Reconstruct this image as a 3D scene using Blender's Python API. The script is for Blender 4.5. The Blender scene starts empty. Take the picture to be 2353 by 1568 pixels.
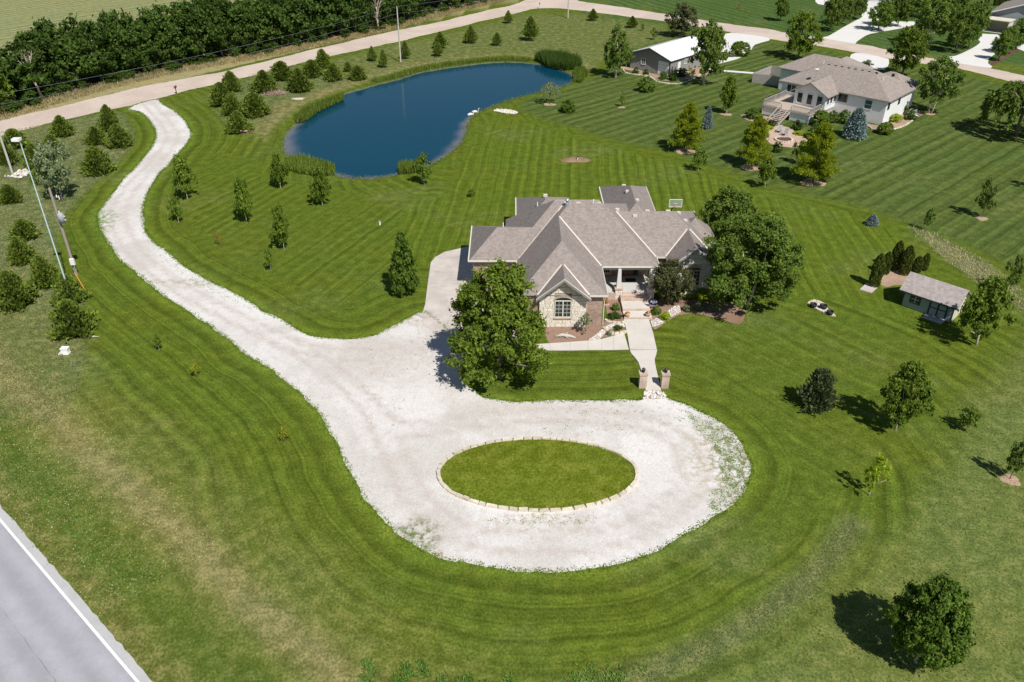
import bpy, bmesh, math, random
import numpy as np
from mathutils import Vector, Matrix

random.seed(7)
RNG = np.random.default_rng(11)
SC = bpy.context.scene
COL = SC.collection
R = math.radians

# ------------------------------------------------------------------ camera
# survey drone 40 m above the lawn, looking north, pitched 32 degrees down
CAM_H, PITCH, FPX = 40.0, R(32.0), 1880.0
cam_d = bpy.data.cameras.new('camera')
cam_d.sensor_fit = 'HORIZONTAL'
cam_d.sensor_width = 36.0
cam_d.lens = 36.0 * FPX / 2353.0
cam_d.clip_start = 0.5
cam_d.clip_end = 8000.0
cam = bpy.data.objects.new('camera', cam_d)
COL.objects.link(cam)
cam.location = (0, 0, CAM_H)
cam.rotation_euler = (R(90) - PITCH, 0, 0)
SC.camera = cam

# ------------------------------------------------------------------ sky + sun
SUN_EL, SUN_AZ = R(52.0), math.atan2(-0.866, 0.500)      # direction towards the sun
sdir = Vector((math.cos(SUN_EL) * math.cos(SUN_AZ), math.cos(SUN_EL) * math.sin(SUN_AZ), math.sin(SUN_EL)))
world = bpy.data.worlds.new('World')
SC.world = world
world.use_nodes = True
wn = world.node_tree.nodes
wn.clear()
sky = wn.new('ShaderNodeTexSky')
sky.sky_type = 'NISHITA'
sky.sun_disc = False
sky.sun_elevation = SUN_EL
sky.sun_rotation = math.pi / 2 - SUN_AZ
sky.air_density = 1.0
sky.dust_density = 0.4
sky.ozone_density = 1.5
bgn = wn.new('ShaderNodeBackground')
bgn.inputs['Strength'].default_value = 0.068
outw = wn.new('ShaderNodeOutputWorld')
world.node_tree.links.new(sky.outputs[0], bgn.inputs[0])
world.node_tree.links.new(bgn.outputs[0], outw.inputs[0])
sun_d = bpy.data.lights.new('sun', 'SUN')
sun_d.energy = 5.0
sun_d.angle = R(0.53)
sun_d.color = (1.0, 0.955, 0.89)
sun = bpy.data.objects.new('sun', sun_d)
COL.objects.link(sun)
sun.rotation_euler = sdir.to_track_quat('Z', 'Y').to_euler()
SC.view_settings.view_transform = 'Standard'
SC.view_settings.look = 'None'
SC.view_settings.exposure = 0.16
SC.view_settings.gamma = 1.0
SC.view_settings.use_curve_mapping = False
SC.render.engine = 'CYCLES'
SC.cycles.max_bounces = 6
SC.cycles.transparent_max_bounces = 4

# ------------------------------------------------------------------ survey helpers
_s, _c = math.sin(PITCH), math.cos(PITCH)
def g(u, v, z=0.0):
    """survey-sheet coordinate (2353 wide) -> point of the plain at height z (metres)"""
    a = (u - 1176.5) / FPX; b = (v - 784.0) / FPX
    dx, dy, dz = a, _c - b * _s, -_s - b * _c
    t = (z - CAM_H) / dz
    return Vector((dx * t, dy * t, z))
def g2(p): q = g(*p); return (q.x, q.y)
def depth(x, y, z=0.0): return y * _c + (CAM_H - z) * _s
def height(base, vtop):
    b = g(*base); k = (vtop - 784.0) / FPX
    dy, dz = _c - k * _s, -_s - k * _c
    return CAM_H + dz * b.y / dy

# ------------------------------------------------------------------ object helpers
def tag(o, label=None, cat=None, group=None, kind=None):
    if label: o['label'] = label
    if cat: o['category'] = cat
    if group: o['group'] = group
    if kind: o['kind'] = kind
    return o
def empty(name, loc=(0, 0, 0), rz=0.0, parent=None):
    o = bpy.data.objects.new(name, None)
    COL.objects.link(o)
    o.location = loc
    o.rotation_euler = (0, 0, rz)
    o.empty_display_size = 0.3
    if parent: o.parent = parent
    return o
def link(name, me, parent=None, loc=None, rz=0.0, scale=None):
    o = bpy.data.objects.new(name, me)
    COL.objects.link(o)
    if parent: o.parent = parent
    if loc is not None: o.location = loc
    if rz: o.rotation_euler = (0, 0, rz)
    if scale is not None: o.scale = scale
    return o
def npmesh(name, verts, faces, mat=None, smooth=False):
    """verts (N,3), faces (M,k) array with constant k"""
    verts = np.asarray(verts, dtype=np.float32); faces = np.asarray(faces, dtype=np.int32)
    me = bpy.data.meshes.new(name)
    n, (m, k) = len(verts), faces.shape
    me.vertices.add(n); me.vertices.foreach_set('co', verts.ravel())
    me.loops.add(m * k); me.loops.foreach_set('vertex_index', faces.ravel())
    me.polygons.add(m)
    me.polygons.foreach_set('loop_start', np.arange(0, m * k, k, dtype=np.int32))
    me.polygons.foreach_set('loop_total', np.full(m, k, dtype=np.int32))
    if smooth: me.polygons.foreach_set('use_smooth', np.ones(m, dtype=bool))
    me.update(calc_edges=True)
    if mat: me.materials.append(mat)
    return me
class MB:
    """collects simple solids, builds ONE mesh object"""
    def __init__(s, o=(0, 0, 0)): s.v = []; s.f = []; s.o = Vector(o)
    def add(s, vs, fs):
        b = len(s.v); s.v += [tuple(Vector(p) - s.o) for p in vs]; s.f += [tuple(i + b for i in f) for f in fs]; return s
    def box(s, x0, x1, y0, y1, z0, z1):
        return s.add([(x0,y0,z0),(x1,y0,z0),(x1,y1,z0),(x0,y1,z0),(x0,y0,z1),(x1,y0,z1),(x1,y1,z1),(x0,y1,z1)],
                     [(0,3,2,1),(4,5,6,7),(0,1,5,4),(1,2,6,5),(2,3,7,6),(3,0,4,7)])
    def prism(s, poly, z0, z1):
        n = len(poly)
        vs = [(p[0], p[1], z0) for p in poly] + [(p[0], p[1], z1) for p in poly]
        fs = [tuple(range(n))[::-1], tuple(range(n, 2 * n))] + [(i, (i + 1) % n, n + (i + 1) % n, n + i) for i in range(n)]
        return s.add(vs, fs)
    def extr(s, pts, d):
        """planar 3d polygon extruded by vector d"""
        n = len(pts); d = Vector(d)
        vs = [Vector(p) for p in pts] + [Vector(p) + d for p in pts]
        fs = [tuple(range(n))[::-1], tuple(range(n, 2 * n))] + [(i, (i + 1) % n, n + (i + 1) % n, n + i) for i in range(n)]
        return s.add(vs, fs)
    def tube(s, pts, rad, k=6, cap=True):
        pts = [Vector(p) for p in pts]; rad = [rad] * len(pts) if not hasattr(rad, '__len__') else rad
        rings = []
        for i, p in enumerate(pts):
            a = pts[max(i - 1, 0)]; b = pts[min(i + 1, len(pts) - 1)]
            t = (b - a).normalized() if (b - a).length > 1e-6 else Vector((0, 0, 1))
            r = Vector((0, 1, 0)) if abs(t.x) > .7 else Vector((1, 0, 0))
            u = t.cross(r).normalized(); w = t.cross(u)
            rings += [p + (u * math.cos(2 * math.pi * j / k) + w * math.sin(2 * math.pi * j / k)) * rad[i] for j in range(k)]
        fs = []
        for i in range(len(pts) - 1):
            for j in range(k):
                fs.append((i * k + j, i * k + (j + 1) % k, (i + 1) * k + (j + 1) % k, (i + 1) * k + j))
        if cap: fs += [tuple(range(k))[::-1], tuple((len(pts) - 1) * k + j for j in range(k))]
        return s.add(rings, fs)
    def lathe(s, prof, c=(0, 0, 0), k=16):
        c = Vector(c); vs = []; fs = []
        for r, z in prof:
            vs += [c + Vector((r * math.cos(2 * math.pi * j / k), r * math.sin(2 * math.pi * j / k), z)) for j in range(k)]
        for i in range(len(prof) - 1):
            for j in range(k): fs.append((i*k+j, i*k+(j+1)%k, (i+1)*k+(j+1)%k, (i+1)*k+j))
        fs += [tuple(range(k))[::-1], tuple((len(prof)-1)*k+j for j in range(k))]
        return s.add(vs, fs)
    def mesh(s, name, mat, smooth=False):
        me = bpy.data.meshes.new(name)
        me.from_pydata([tuple(v) for v in s.v], [], s.f)
        if mat: me.materials.append(mat)
        if smooth: me.polygons.foreach_set('use_smooth', [True] * len(me.polygons))
        me.update()
        return me
    def build(s, name, mat, parent=None, smooth=False):
        me = s.mesh(name, mat, smooth)
        bm = bmesh.new(); bm.from_mesh(me); bmesh.ops.recalc_face_normals(bm, faces=bm.faces); bm.to_mesh(me); bm.free()
        return link(name, me, parent)
def copy_tree(o, parent=None):
    c = o.copy(); COL.objects.link(c); c.parent = parent
    for ch in list(o.children): copy_tree(ch, c)
    return c

# ------------------------------------------------------------------ materials
class NT:
    def __init__(s, name):
        s.m = bpy.data.materials.new(name); s.m.use_nodes = True
        s.t = s.m.node_tree; s.t.nodes.clear()
    def n(s, t, **kw):
        nd = s.t.nodes.new(t)
        for k, v in kw.items():
            if hasattr(nd, k): setattr(nd, k, v)
        return nd
    def l(s, a, b): s.t.links.new(a, b); return b
    def set(s, sock, v):
        if isinstance(v, bpy.types.NodeSocket): s.t.links.new(v, sock)
        else:
            if sock.type == 'RGBA' and len(v) == 3: v = (*v, 1)
            sock.default_value = v
    def math(s, op, a, b=0.0, c=0.0, clamp=False):
        nd = s.n('ShaderNodeMath', operation=op); nd.use_clamp = clamp
        s.set(nd.inputs[0], a); s.set(nd.inputs[1], b); s.set(nd.inputs[2], c); return nd.outputs[0]
    def mix(s, f, a, b, mode='MIX'):
        nd = s.n('ShaderNodeMix', data_type='RGBA', blend_type=mode)
        s.set(nd.inputs[0], f); s.set(nd.inputs[6], a); s.set(nd.inputs[7], b); return nd.outputs[2]
    def noise(s, scale, vec=None, detail=3.0, rough=.55, dist=0.0):
        nd = s.n('ShaderNodeTexNoise'); nd.inputs['Scale'].default_value = scale
        nd.inputs['Detail'].default_value = detail; nd.inputs['Roughness'].default_value = rough
        nd.inputs['Distortion'].default_value = dist
        if vec is not None: s.t.links.new(vec, nd.inputs['Vector'])
        return nd.outputs['Fac']
    def rng(s, v, a, b, c=0.0, d=1.0, smooth=True):
        nd = s.n('ShaderNodeMapRange'); nd.interpolation_type = 'SMOOTHSTEP' if smooth else 'LINEAR'
        s.set(nd.inputs[0], v)
        for i, x in enumerate((a, b, c, d)): s.set(nd.inputs[i + 1], x)
        return nd.outputs[0]
    def scale(s, col, f):
        nd = s.n('ShaderNodeVectorMath', operation='SCALE'); s.set(nd.inputs[0], col); s.set(nd.inputs['Scale'], f); return nd.outputs[0]
    def obj(s): return s.n('ShaderNodeTexCoord').outputs['Object']
    def geo(s): return s.n('ShaderNodeNewGeometry')
    def attr(s, name):
        return s.n('ShaderNodeAttribute', attribute_name=name)
    def bump(s, h, strength=.3, dist=.05):
        nd = s.n('ShaderNodeBump'); nd.inputs['Strength'].default_value = strength; nd.inputs['Distance'].default_value = dist
        s.set(nd.inputs['Height'], h); return nd.outputs[0]
    def out(s, col, rough=.8, spec=.3, metal=0.0, normal=None, extra=None):
        b = s.n('ShaderNodeBsdfPrincipled'); s.set(b.inputs['Base Color'], col); s.set(b.inputs['Roughness'], rough)
        b.inputs['Specular IOR Level'].default_value = spec; s.set(b.inputs['Metallic'], metal)
        if normal is not None: s.l(normal, b.inputs['Normal'])
        o = s.n('ShaderNodeOutputMaterial'); s.l(b.outputs[0], o.inputs[0]); s.b = b
        return s.m

def m_plain(name, col, rough=.7, var=.12, scale=6.0, metal=0.0, spec=.3, bump=0.0):
    n = NT(name); v = n.obj()
    f = n.math('MULTIPLY_ADD', n.math('ADD', n.noise(scale, v, 4), n.noise(scale * .13, v, 2)), var, 1 - var)
    nm = n.bump(n.noise(scale * 6, v, 3), bump, .02) if bump else None
    return n.out(n.scale(col, f), rough, spec, metal, nm)
def m_leaf(name, col, col2, trans=.3, rough=.55, var=.5, k=1.85):
    """foliage: colour drifts from leaf to leaf and from plant to plant, light comes through"""
    col = tuple(x * k for x in col); col2 = tuple(x * k for x in col2)
    n = NT(name); ge = n.geo()
    r = n.rng(ge.outputs['Random Per Island'], 0, 1, 0, 1, False)
    oi = n.n('ShaderNodeObjectInfo').outputs['Random']
    nz = n.noise(.55, ge.outputs['Position'], 2)
    f = n.math('MULTIPLY_ADD', n.math('ADD', r, nz), .5, 0)
    c = n.mix(f, col, col2)
    b = n.math('MULTIPLY_ADD', r, var, 1 - var * .55)
    b = n.math('MULTIPLY', b, n.math('MULTIPLY_ADD', oi, .28, .86))
    c = n.scale(c, b)
    p = n.n('ShaderNodeBsdfPrincipled'); n.set(p.inputs['Base Color'], c); p.inputs['Roughness'].default_value = rough
    p.inputs['Specular IOR Level'].default_value = .08
    t = n.n('ShaderNodeBsdfTranslucent'); n.set(t.inputs[0], n.mix(.35, c, n.scale(c, 1.5)))
    mx = n.n('ShaderNodeMixShader'); mx.inputs[0].default_value = trans
    n.l(p.outputs[0], mx.inputs[1]); n.l(t.outputs[0], mx.inputs[2])
    o = n.n('ShaderNodeOutputMaterial'); n.l(mx.outputs[0], o.inputs[0])
    return n.m

def m_ground():
    n = NT('grass_ground'); v = n.obj()
    tint = n.attr('tint').outputs['Color']; ph = n.attr('phase').outputs['Fac']; amp = n.attr('amp').outputs['Fac']; pt = n.attr('patch').outputs['Fac']
    warp = n.math('MULTIPLY_ADD', n.noise(.18, v, 1), .5, -.25)
    pw = n.math('ADD', ph, warp)
    st = n.rng(n.math('SINE', n.math('MULTIPLY', pw, 2 * math.pi)), -.5, .5, -1, 1)
    n1 = n.n('ShaderNodeTexNoise', noise_dimensions='1D'); n.l(pw, n1.inputs['W']); n1.inputs['Scale'].default_value = 2.6; n1.inputs['Detail'].default_value = 2.0; n1.inputs['Roughness'].default_value = .7
    st = n.math('ADD', n.math('MULTIPLY', st, .45), n.rng(n1.outputs['Fac'], .3, .7, -.8, .8, False))
    st = n.math('MULTIPLY', st, amp)
    sq = n.n('ShaderNodeMapping'); sq.inputs['Scale'].default_value = (1, .75, 1); n.l(v, sq.inputs[0])
    big = n.noise(.11, v, 2); mid = n.noise(.9, v, 3, .65); fine = n.noise(6.5, sq.outputs[0], 3, .75)
    vf = fine
    k = n.math('MULTIPLY_ADD', st, .27, 1.0)
    k = n.math('MULTIPLY', k, n.rng(mid, .25, .75, .74, 1.26, False))
    k = n.math('MULTIPLY', k, n.rng(fine, .28, .72, .52, 1.48, False))
    c = n.scale(tint, k)
    # yellower / bluer drift of the sward
    c = n.mix(n.rng(big, .35, .65, 0, .55), c, n.mix(1.0, c, (.88, 1.0, 1.15), 'MULTIPLY'))
    c = n.mix(n.rng(mid, .5, .75, 0, .5), c, n.mix(1.0, c, (1.22, 1.04, .8), 'MULTIPLY'))
    # dry patches
    dm = n.math('MULTIPLY', n.rng(n.math('ADD', n.math('MULTIPLY', mid, .6), n.math('MULTIPLY', fine, .4)), .46, .62, 0, 1), pt)
    c = n.mix(dm, c, n.scale((.30, .255, .12), n.rng(fine, .25, .75, .6, 1.3, False)))
    return n.out(c, 1.0, .0)
def m_gravel(name, c1, c2, dirt, weed=None):
    n = NT(name); v = n.obj()
    big = n.noise(.13, v, 4, .6, .6); mid = n.noise(1.3, v, 4, .65); sp = n.noise(11, v, 3, .7); sp2 = n.noise(30, v, 2, .7)
    vo = n.n('ShaderNodeTexVoronoi'); vo.inputs['Scale'].default_value = 9.0; n.l(v, vo.inputs['Vector'])
    c = n.mix(n.rng(big, .38, .62), c1, c2)
    c = n.mix(n.math('MULTIPLY', n.rng(mid, .52, .74), .45), c, dirt)
    k = n.math('MULTIPLY', n.rng(sp, .25, .75, .80, 1.14, False), n.rng(sp2, .25, .75, .80, 1.15, False))
    k = n.math('MULTIPLY', k, n.math('MULTIPLY_ADD', vo.outputs['Color'], .16, .90))
    c = n.scale(c, k)
    if weed:
        wr_ = n.attr('worn').outputs['Fac']
        c = n.mix(n.math('MULTIPLY', wr_, n.rng(mid, .3, .6, .45, 1.0)), c, n.scale((.48, .43, .385), n.math('MULTIPLY', k, 1.0)))
        for (cx, cy, rx, ry, amt, colr) in weed:
            mp = n.n('ShaderNodeMapping'); mp.inputs['Location'].default_value = (-cx / rx, -cy / ry, 0); mp.inputs['Scale'].default_value = (1 / rx, 1 / ry, 1)
            n.l(v, mp.inputs[0])
            ln = n.n('ShaderNodeVectorMath', operation='LENGTH'); n.l(mp.outputs[0], ln.inputs[0])
            msk = n.math('MULTIPLY', n.rng(ln.outputs['Value'], .35, 1.0, 1, 0), amt)
            msk = n.math('MULTIPLY', msk, n.rng(n.noise(1.7, v, 5, .7), .42, .62))
            c = n.mix(msk, c, n.scale(colr, n.rng(sp, .25, .75, .6, 1.3, False)))
    return n.out(c, .9, .1)
def m_shingle(name, col, run='Y', k=1.0):
    """asphalt shingles: courses follow the slope (z), tabs vary in tone"""
    n = NT(name); ge = n.geo(); sx = n.n('ShaderNodeSeparateXYZ'); n.l(ge.outputs['Position'], sx.inputs[0])
    nr = n.n('ShaderNodeSeparateXYZ'); n.l(ge.outputs['True Normal'], nr.inputs[0])
    # horizontal coordinate along the eave: rotate position by the face's own normal
    along = n.math('SUBTRACT', n.math('MULTIPLY', sx.outputs[1], nr.outputs[0]), n.math('MULTIPLY', sx.outputs[0], nr.outputs[1]))
    hl = n.math('SQRT', n.math('ADD', n.math('MULTIPLY', nr.outputs[0], nr.outputs[0]), n.math('MULTIPLY', nr.outputs[1], nr.outputs[1])))
    along = n.math('DIVIDE', along, n.math('MAXIMUM', hl, .05))
    cz = n.math('DIVIDE', sx.outputs[2], .115 * k)
    row = n.math('FLOOR', cz)
    cb = n.n('ShaderNodeCombineXYZ'); n.set(cb.inputs[0], n.math('FLOOR', n.math('ADD', n.math('DIVIDE', along, .24 * k), n.math('MULTIPLY', row, .37)))); n.set(cb.inputs[1], row)
    wn_ = n.n('ShaderNodeTexWhiteNoise', noise_dimensions='2D'); n.l(cb.outputs[0], wn_.inputs['Vector'])
    fr = n.math('FRACT', cz)
    kk = n.math('MULTIPLY_ADD', wn_.outputs['Value'], .26, .87)
    kk = n.math('MULTIPLY', kk, n.rng(fr, 0, .25, .78, 1.0))
    kk = n.math('MULTIPLY', kk, n.rng(n.noise(.8, ge.outputs['Position'], 3), .3, .7, .96, 1.04, False))
    return n.out(n.scale(col, kk), .85, .2, 0, n.bump(fr, .25, .03))
def m_brick(name, c1, c2, mortar, scale=1.0):
    n = NT(name); ge = n.geo(); sx = n.n('ShaderNodeSeparateXYZ'); n.l(ge.outputs['Position'], sx.inputs[0])
    nr = n.n('ShaderNodeSeparateXYZ'); n.l(ge.outputs['True Normal'], nr.inputs[0])
    up = n.math('GREATER_THAN', n.math('ABSOLUTE', nr.outputs[2]), .7)
    sidex = n.math('GREATER_THAN', n.math('ABSOLUTE', nr.outputs[0]), n.math('ABSOLUTE', nr.outputs[1]))
    u = n.n('ShaderNodeMix', data_type='FLOAT'); n.l(sidex, u.inputs[0]); n.l(sx.outputs[0], u.inputs[2]); n.l(sx.outputs[1], u.inputs[3])
    w = n.n('ShaderNodeMix', data_type='FLOAT'); n.l(up, w.inputs[0]); n.l(sx.outputs[2], w.inputs[2]); n.l(sx.outputs[1], w.inputs[3])
    cb = n.n('ShaderNodeCombineXYZ'); n.l(u.outputs[0], cb.inputs[0]); n.l(w.outputs[0], cb.inputs[1])
    bt = n.n('ShaderNodeTexBrick'); n.l(cb.outputs[0], bt.inputs['Vector'])
    bt.inputs['Color1'].default_value = (*c1, 1); bt.inputs['Color2'].default_value = (*c2, 1); bt.inputs['Mortar'].default_value = (*mortar, 1)
    bt.inputs['Scale'].default_value = 1.0; bt.inputs['Brick Width'].default_value = .21 * scale; bt.inputs['Row Height'].default_value = .075 * scale
    bt.inputs['Mortar Size'].default_value = .009; bt.inputs['Bias'].default_value = 0.0
    c = n.scale(bt.outputs['Color'], n.rng(n.noise(1.2, ge.outputs['Position'], 4), .3, .7, .8, 1.2, False))
    return n.out(c, .85, .2, 0, n.bump(bt.outputs['Fac'], -.4, .02))
def m_siding(name, col, h=.17):
    n = NT(name); ge = n.geo(); sx = n.n('ShaderNodeSeparateXYZ'); n.l(ge.outputs['Position'], sx.inputs[0])
    fr = n.math('FRACT', n.math('DIVIDE', sx.outputs[2], h))
    k = n.math('MULTIPLY', n.rng(fr, 0, .12, .8, 1.0), n.rng(n.noise(.7, ge.outputs['Position'], 3), .3, .7, .95, 1.05, False))
    return n.out(n.scale(col, k), .6, .3, 0, n.bump(fr, .5, .05))
def m_concrete(name, col, joint=None, stain=.25):
    n = NT(name); v = n.obj()
    k = n.rng(n.noise(.5, v, 4, .6), .3, .7, 1 - stain * .5, 1 + stain * .3, False)
    k = n.math('MULTIPLY', k, n.rng(n.noise(14, v, 3, .7), .3, .7, .94, 1.06, False))
    c = n.scale(col, k)
    c = n.mix(n.math('MULTIPLY', n.rng(n.noise(.33, v, 5, .7), .60, .72), stain), c, (.30, .22, .16))
    return n.out(c, .85, .25, 0, n.bump(n.noise(40, v, 2), .15, .01))

M = {}
M['ground'] = m_ground()
WHITE_G = (.66, .645, .64)
lc = g(1236, 1092)
M['gravel'] = m_gravel('white_gravel', (.67, .65, .625), (.55, .52, .485), (.44, .38, .335),
    weed=[(g(1665, 1060).x, g(1665, 1060).y, 4.2, 6.5, .8, (.40, .335, .22)), (g(1690, 1070).x, g(1690, 1070).y, 2.4, 7.0, .7, (.15, .165, .05)),
          (g(1236, 1200).x, g(1236, 1200).y, 5.5, 1.3, .6, (.40, .34, .26)), (g(960, 1235).x, g(960, 1235).y, 2.2, 2.6, .9, (.13, .15, .04)),
          (g(1000, 1275).x, g(1000, 1275).y, 1.2, .6, .9, (.34, .20, .11)), (g(450, 650).x, g(450, 650).y, 8, 1.4, .5, (.22, .2, .10)),
          (g(215, 520).x, g(215, 520).y, 3.2, 6.5, .95, (.16, .2, .05)), (g(1150, 760).x, g(1010, 800).y, 8, 5, .35, (.42, .35, .30)),
          (g(960, 735).x, g(960, 735).y, 2.0, 1.6, .8, (.36, .29, .22))])
M['road'] = m_gravel('dirt_road', (.56, .47, .40), (.50, .41, .345), (.62, .55, .48))
M['asphalt'] = None
M['roof'] = m_shingle('grey_brown_shingle', (.255, .220, .200))
M['roof2'] = m_shingle('tan_shingle', (.275, .235, .208))
M['roof3'] = m_shingle('weathered_shingle', (.36, .315, .30), k=1.1)
M['trim'] = m_plain('cream_trim', (.62, .60, .52), .5, .06)
M['valley'] = m_plain('valley_flashing', (.58, .52, .48), .6, .1)
M['fascia'] = m_plain('taupe_fascia', (.24, .22, .20), .6, .08)
M['white'] = m_plain('white_paint', (.78, .77, .75), .45, .05)
M['column'] = m_plain('grey_white_column', (.56, .55, .53), .5, .05)
M['pvc'] = m_plain('white_pipe', (.80, .80, .78), .4, .04)
M['black'] = m_plain('black_metal', (.02, .02, .022), .5, .2)
M['dark'] = m_plain('dark_recess', (.02, .018, .016), .8, .2)
M['steel'] = m_plain('galvanised_steel', (.50, .54, .58), .35, .1, metal=.6)
M['brick'] = m_brick('red_brown_brick', (.21, .115, .085), (.36, .235, .18), (.40, .35, .30))
M['brick_p'] = m_brick('pillar_brick', (.40, .27, .21), (.50, .38, .29), (.52, .46, .40))
M['mortar'] = m_plain('mortar_bed', (.50, .46, .40), .9, .15, 14, bump=.2)
def stone_mat(name, a, b):
    n = NT(name); oi = n.n('ShaderNodeObjectInfo').outputs['Random']; ge = n.geo()
    c = n.mix(oi, a, b)
    c = n.scale(c, n.rng(n.noise(7, ge.outputs['Position'], 4, .65), .28, .72, .80, 1.12, False))
    return n.out(c, .85, .2, 0, n.bump(n.noise(16, ge.outputs['Position'], 4), .4, .03))
M['stone'] = stone_mat('cream_limestone', (.66, .60, .50), (.78, .73, .64))
M['edge'] = stone_mat('pale_edging_stone', (.50, .44, .34), (.66, .60, .49))
M['rock'] = stone_mat('white_rubble', (.52, .48, .42), (.72, .69, .63))
M['conc'] = m_concrete('drive_concrete', (.50, .45, .41), stain=.45)
M['walk'] = m_concrete('walk_concrete', (.56, .52, .47), stain=.2)
M['conc2'] = m_concrete('pale_concrete', (.62, .61, .585), stain=.08)
M['porch'] = m_concrete('porch_concrete', (.50, .50, .48), stain=.1)
M['kerb'] = m_plain('stone_kerb', (.60, .52, .42), .85, .25, 5, bump=.3)
def m_glass(name, col=(.015, .03, .03)):
    n = NT(name); return n.out(n.scale(col, n.rng(n.noise(1.3, n.obj(), 2), .3, .7, .6, 1.4, False)), .06, .6)
M['glass'] = m_glass('window_glass')
M['teal'] = m_glass('teal_glass', (.03, .12, .14))
n = NT('clear_acrylic'); gl = n.n('ShaderNodeBsdfPrincipled'); gl.inputs['Base Color'].default_value = (.5, .6, .6, 1); gl.inputs['Roughness'].default_value = .1; tr = n.n('ShaderNodeBsdfTransparent'); mx = n.n('ShaderNodeMixShader'); mx.inputs[0].default_value = .22; n.l(tr.outputs[0], mx.inputs[1]); n.l(gl.outputs[0], mx.inputs[2]); oo = n.n('ShaderNodeOutputMaterial'); n.l(mx.outputs[0], oo.inputs[0]); M['acrylic'] = n.m
M['mulch'] = m_gravel('brown_mulch', (.24, .145, .10), (.30, .20, .15), (.13, .08, .055))
M['mulch2'] = m_gravel('pale_mulch', (.42, .30, .21), (.34, .24, .17), (.26, .18, .12))
M['redmulch'] = m_gravel('red_mulch', (.13, .06, .055), (.17, .085, .075), (.08, .04, .04))
M['sand'] = m_gravel('paver_sand', (.52, .38, .28), (.46, .34, .26), (.40, .30, .23))
M['riverrock'] = m_gravel('river_rock', (.58, .53, .48), (.50, .44, .40), (.30, .25, .22))
M['siding'] = m_siding('white_lap_siding', (.83, .84, .86))
M['barnside'] = m_plain('grey_sheet_siding', (.285, .28, .265), .5, .08)
M['barndark'] = m_plain('dark_corner_trim', (.05, .055, .06), .5, .1)
M['barnroof'] = m_plain('white_sheet_roof', (.74, .735, .73), .35, .05)
M['wood'] = m_plain('weathered_wood', (.36, .335, .31), .8, .35, 5, bump=.2)
M['deckwood'] = m_plain('deck_wood', (.42, .35, .28), .8, .25, 4)
M['pole'] = m_plain('pole_wood', (.30, .255, .22), .85, .3, 3, bump=.2)
M['poleg'] = m_plain('pale_pole_wood', (.46, .44, .41), .8, .2, 3)
M['bluepole'] = m_plain('painted_steel_pole', (.45, .60, .62), .4, .1)
M['cream'] = m_siding('cream_shed_siding', (.60, .57, .45), .6)
M['greenshed'] = m_plain('shed_panel', (.30, .345, .325), .7, .08, 5)
M['shedtrim'] = m_plain('dark_teal_trim', (.03, .05, .065), .6, .15)
M['orange'] = m_plain('orange_plastic', (.75, .30, .06), .5, .08)
M['amber'] = m_plain('amber_wood', (.36, .17, .05), .6, .2)
M['navy'] = m_plain('navy_cloth', (.010, .014, .10), .8, .15)
M['bark'] = m_plain('grey_bark', (.20, .165, .135), .9, .4, 7, bump=.4)
M['palebark'] = m_plain('pale_bark', (.50, .43, .36), .85, .3, 6, bump=.3)
M['driftwood'] = m_plain('bleached_driftwood', (.50, .45, .40), .85, .35, 5, bump=.4)
M['door'] = m_plain('stained_door', (.16, .085, .05), .5, .2)
M['plastic'] = m_plain('grey_plastic', (.34, .35, .37), .6, .08)
M['pink'] = m_leaf('pink_petals', (.70, .10, .30), (.80, .25, .42), .2, k=1)
M['yellow'] = m_leaf('yellow_petals', (.80, .60, .03), (.75, .45, .02), .2, k=1)
M['terracotta'] = m_plain('cream_pot', (.55, .50, .30), .6, .1)
M['rust'] = m_plain('rusted_brown', (.16, .07, .045), .8, .3)
# foliage
M['cedar'] = m_leaf('cedar_foliage', (.046, .076, .012), (.115, .145, .022), .25, .7, .6)
M['cedar_d'] = m_leaf('dark_cedar_foliage', (.040, .056, .022), (.092, .105, .045), .22, .65, .55)
M['oak'] = m_leaf('oak_foliage', (.036, .074, .010), (.085, .130, .018), .32)
M['oakl'] = m_leaf('young_oak_foliage', (.046, .084, .010), (.105, .142, .018), .36)
M['maple'] = m_leaf('bright_leaf_foliage', (.050, .086, .009), (.115, .148, .020), .36, .5, .6)
M['hedge'] = m_leaf('hedgerow_foliage', (.024, .052, .009), (.058, .092, .016), .26, .6, .65, k=1.45)
M['birch'] = m_leaf('birch_foliage', (.042, .078, .011), (.096, .132, .024), .34)
M['cypress'] = m_leaf('feathery_cypress_foliage', (.115, .150, .010), (.19, .215, .016), .55, .7, .35)
M['spruce'] = m_leaf('blue_spruce_foliage', (.075, .108, .102), (.15, .19, .185), .15, .65, .55)
M['purple'] = m_leaf('dark_bronze_foliage', (.034, .040, .016), (.078, .080, .032), .28, .5, .6)
M['olive'] = m_leaf('silver_green_foliage', (.085, .115, .050), (.140, .165, .085), .25, .6, .45)
M['lime'] = m_leaf('yellow_green_foliage', (.14, .20, .012), (.22, .26, .02), .4)
M['arbor'] = m_leaf('arborvitae_foliage', (.026, .042, .008), (.070, .082, .016), .15, .65, .6)
M['reed'] = m_leaf('reed_blades', (.048, .082, .010), (.105, .135, .022), .3, .7, .55)
M['tall'] = m_leaf('tall_grass_blades', (.17, .19, .075), (.30, .275, .16), .45, .8, .35)
M['meadow'] = m_leaf('meadow_blades', (.085, .118, .036), (.16, .17, .075), .4, .8, .4, k=1.6)
M['lawnblade'] = m_leaf('lawn_blades', (.050, .092, .010), (.10, .150, .020), .3, .7, .5)
M['weedblade'] = m_leaf('weed_blades', (.055, .125, .020), (.10, .17, .035), .3, .7, .5)
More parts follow.
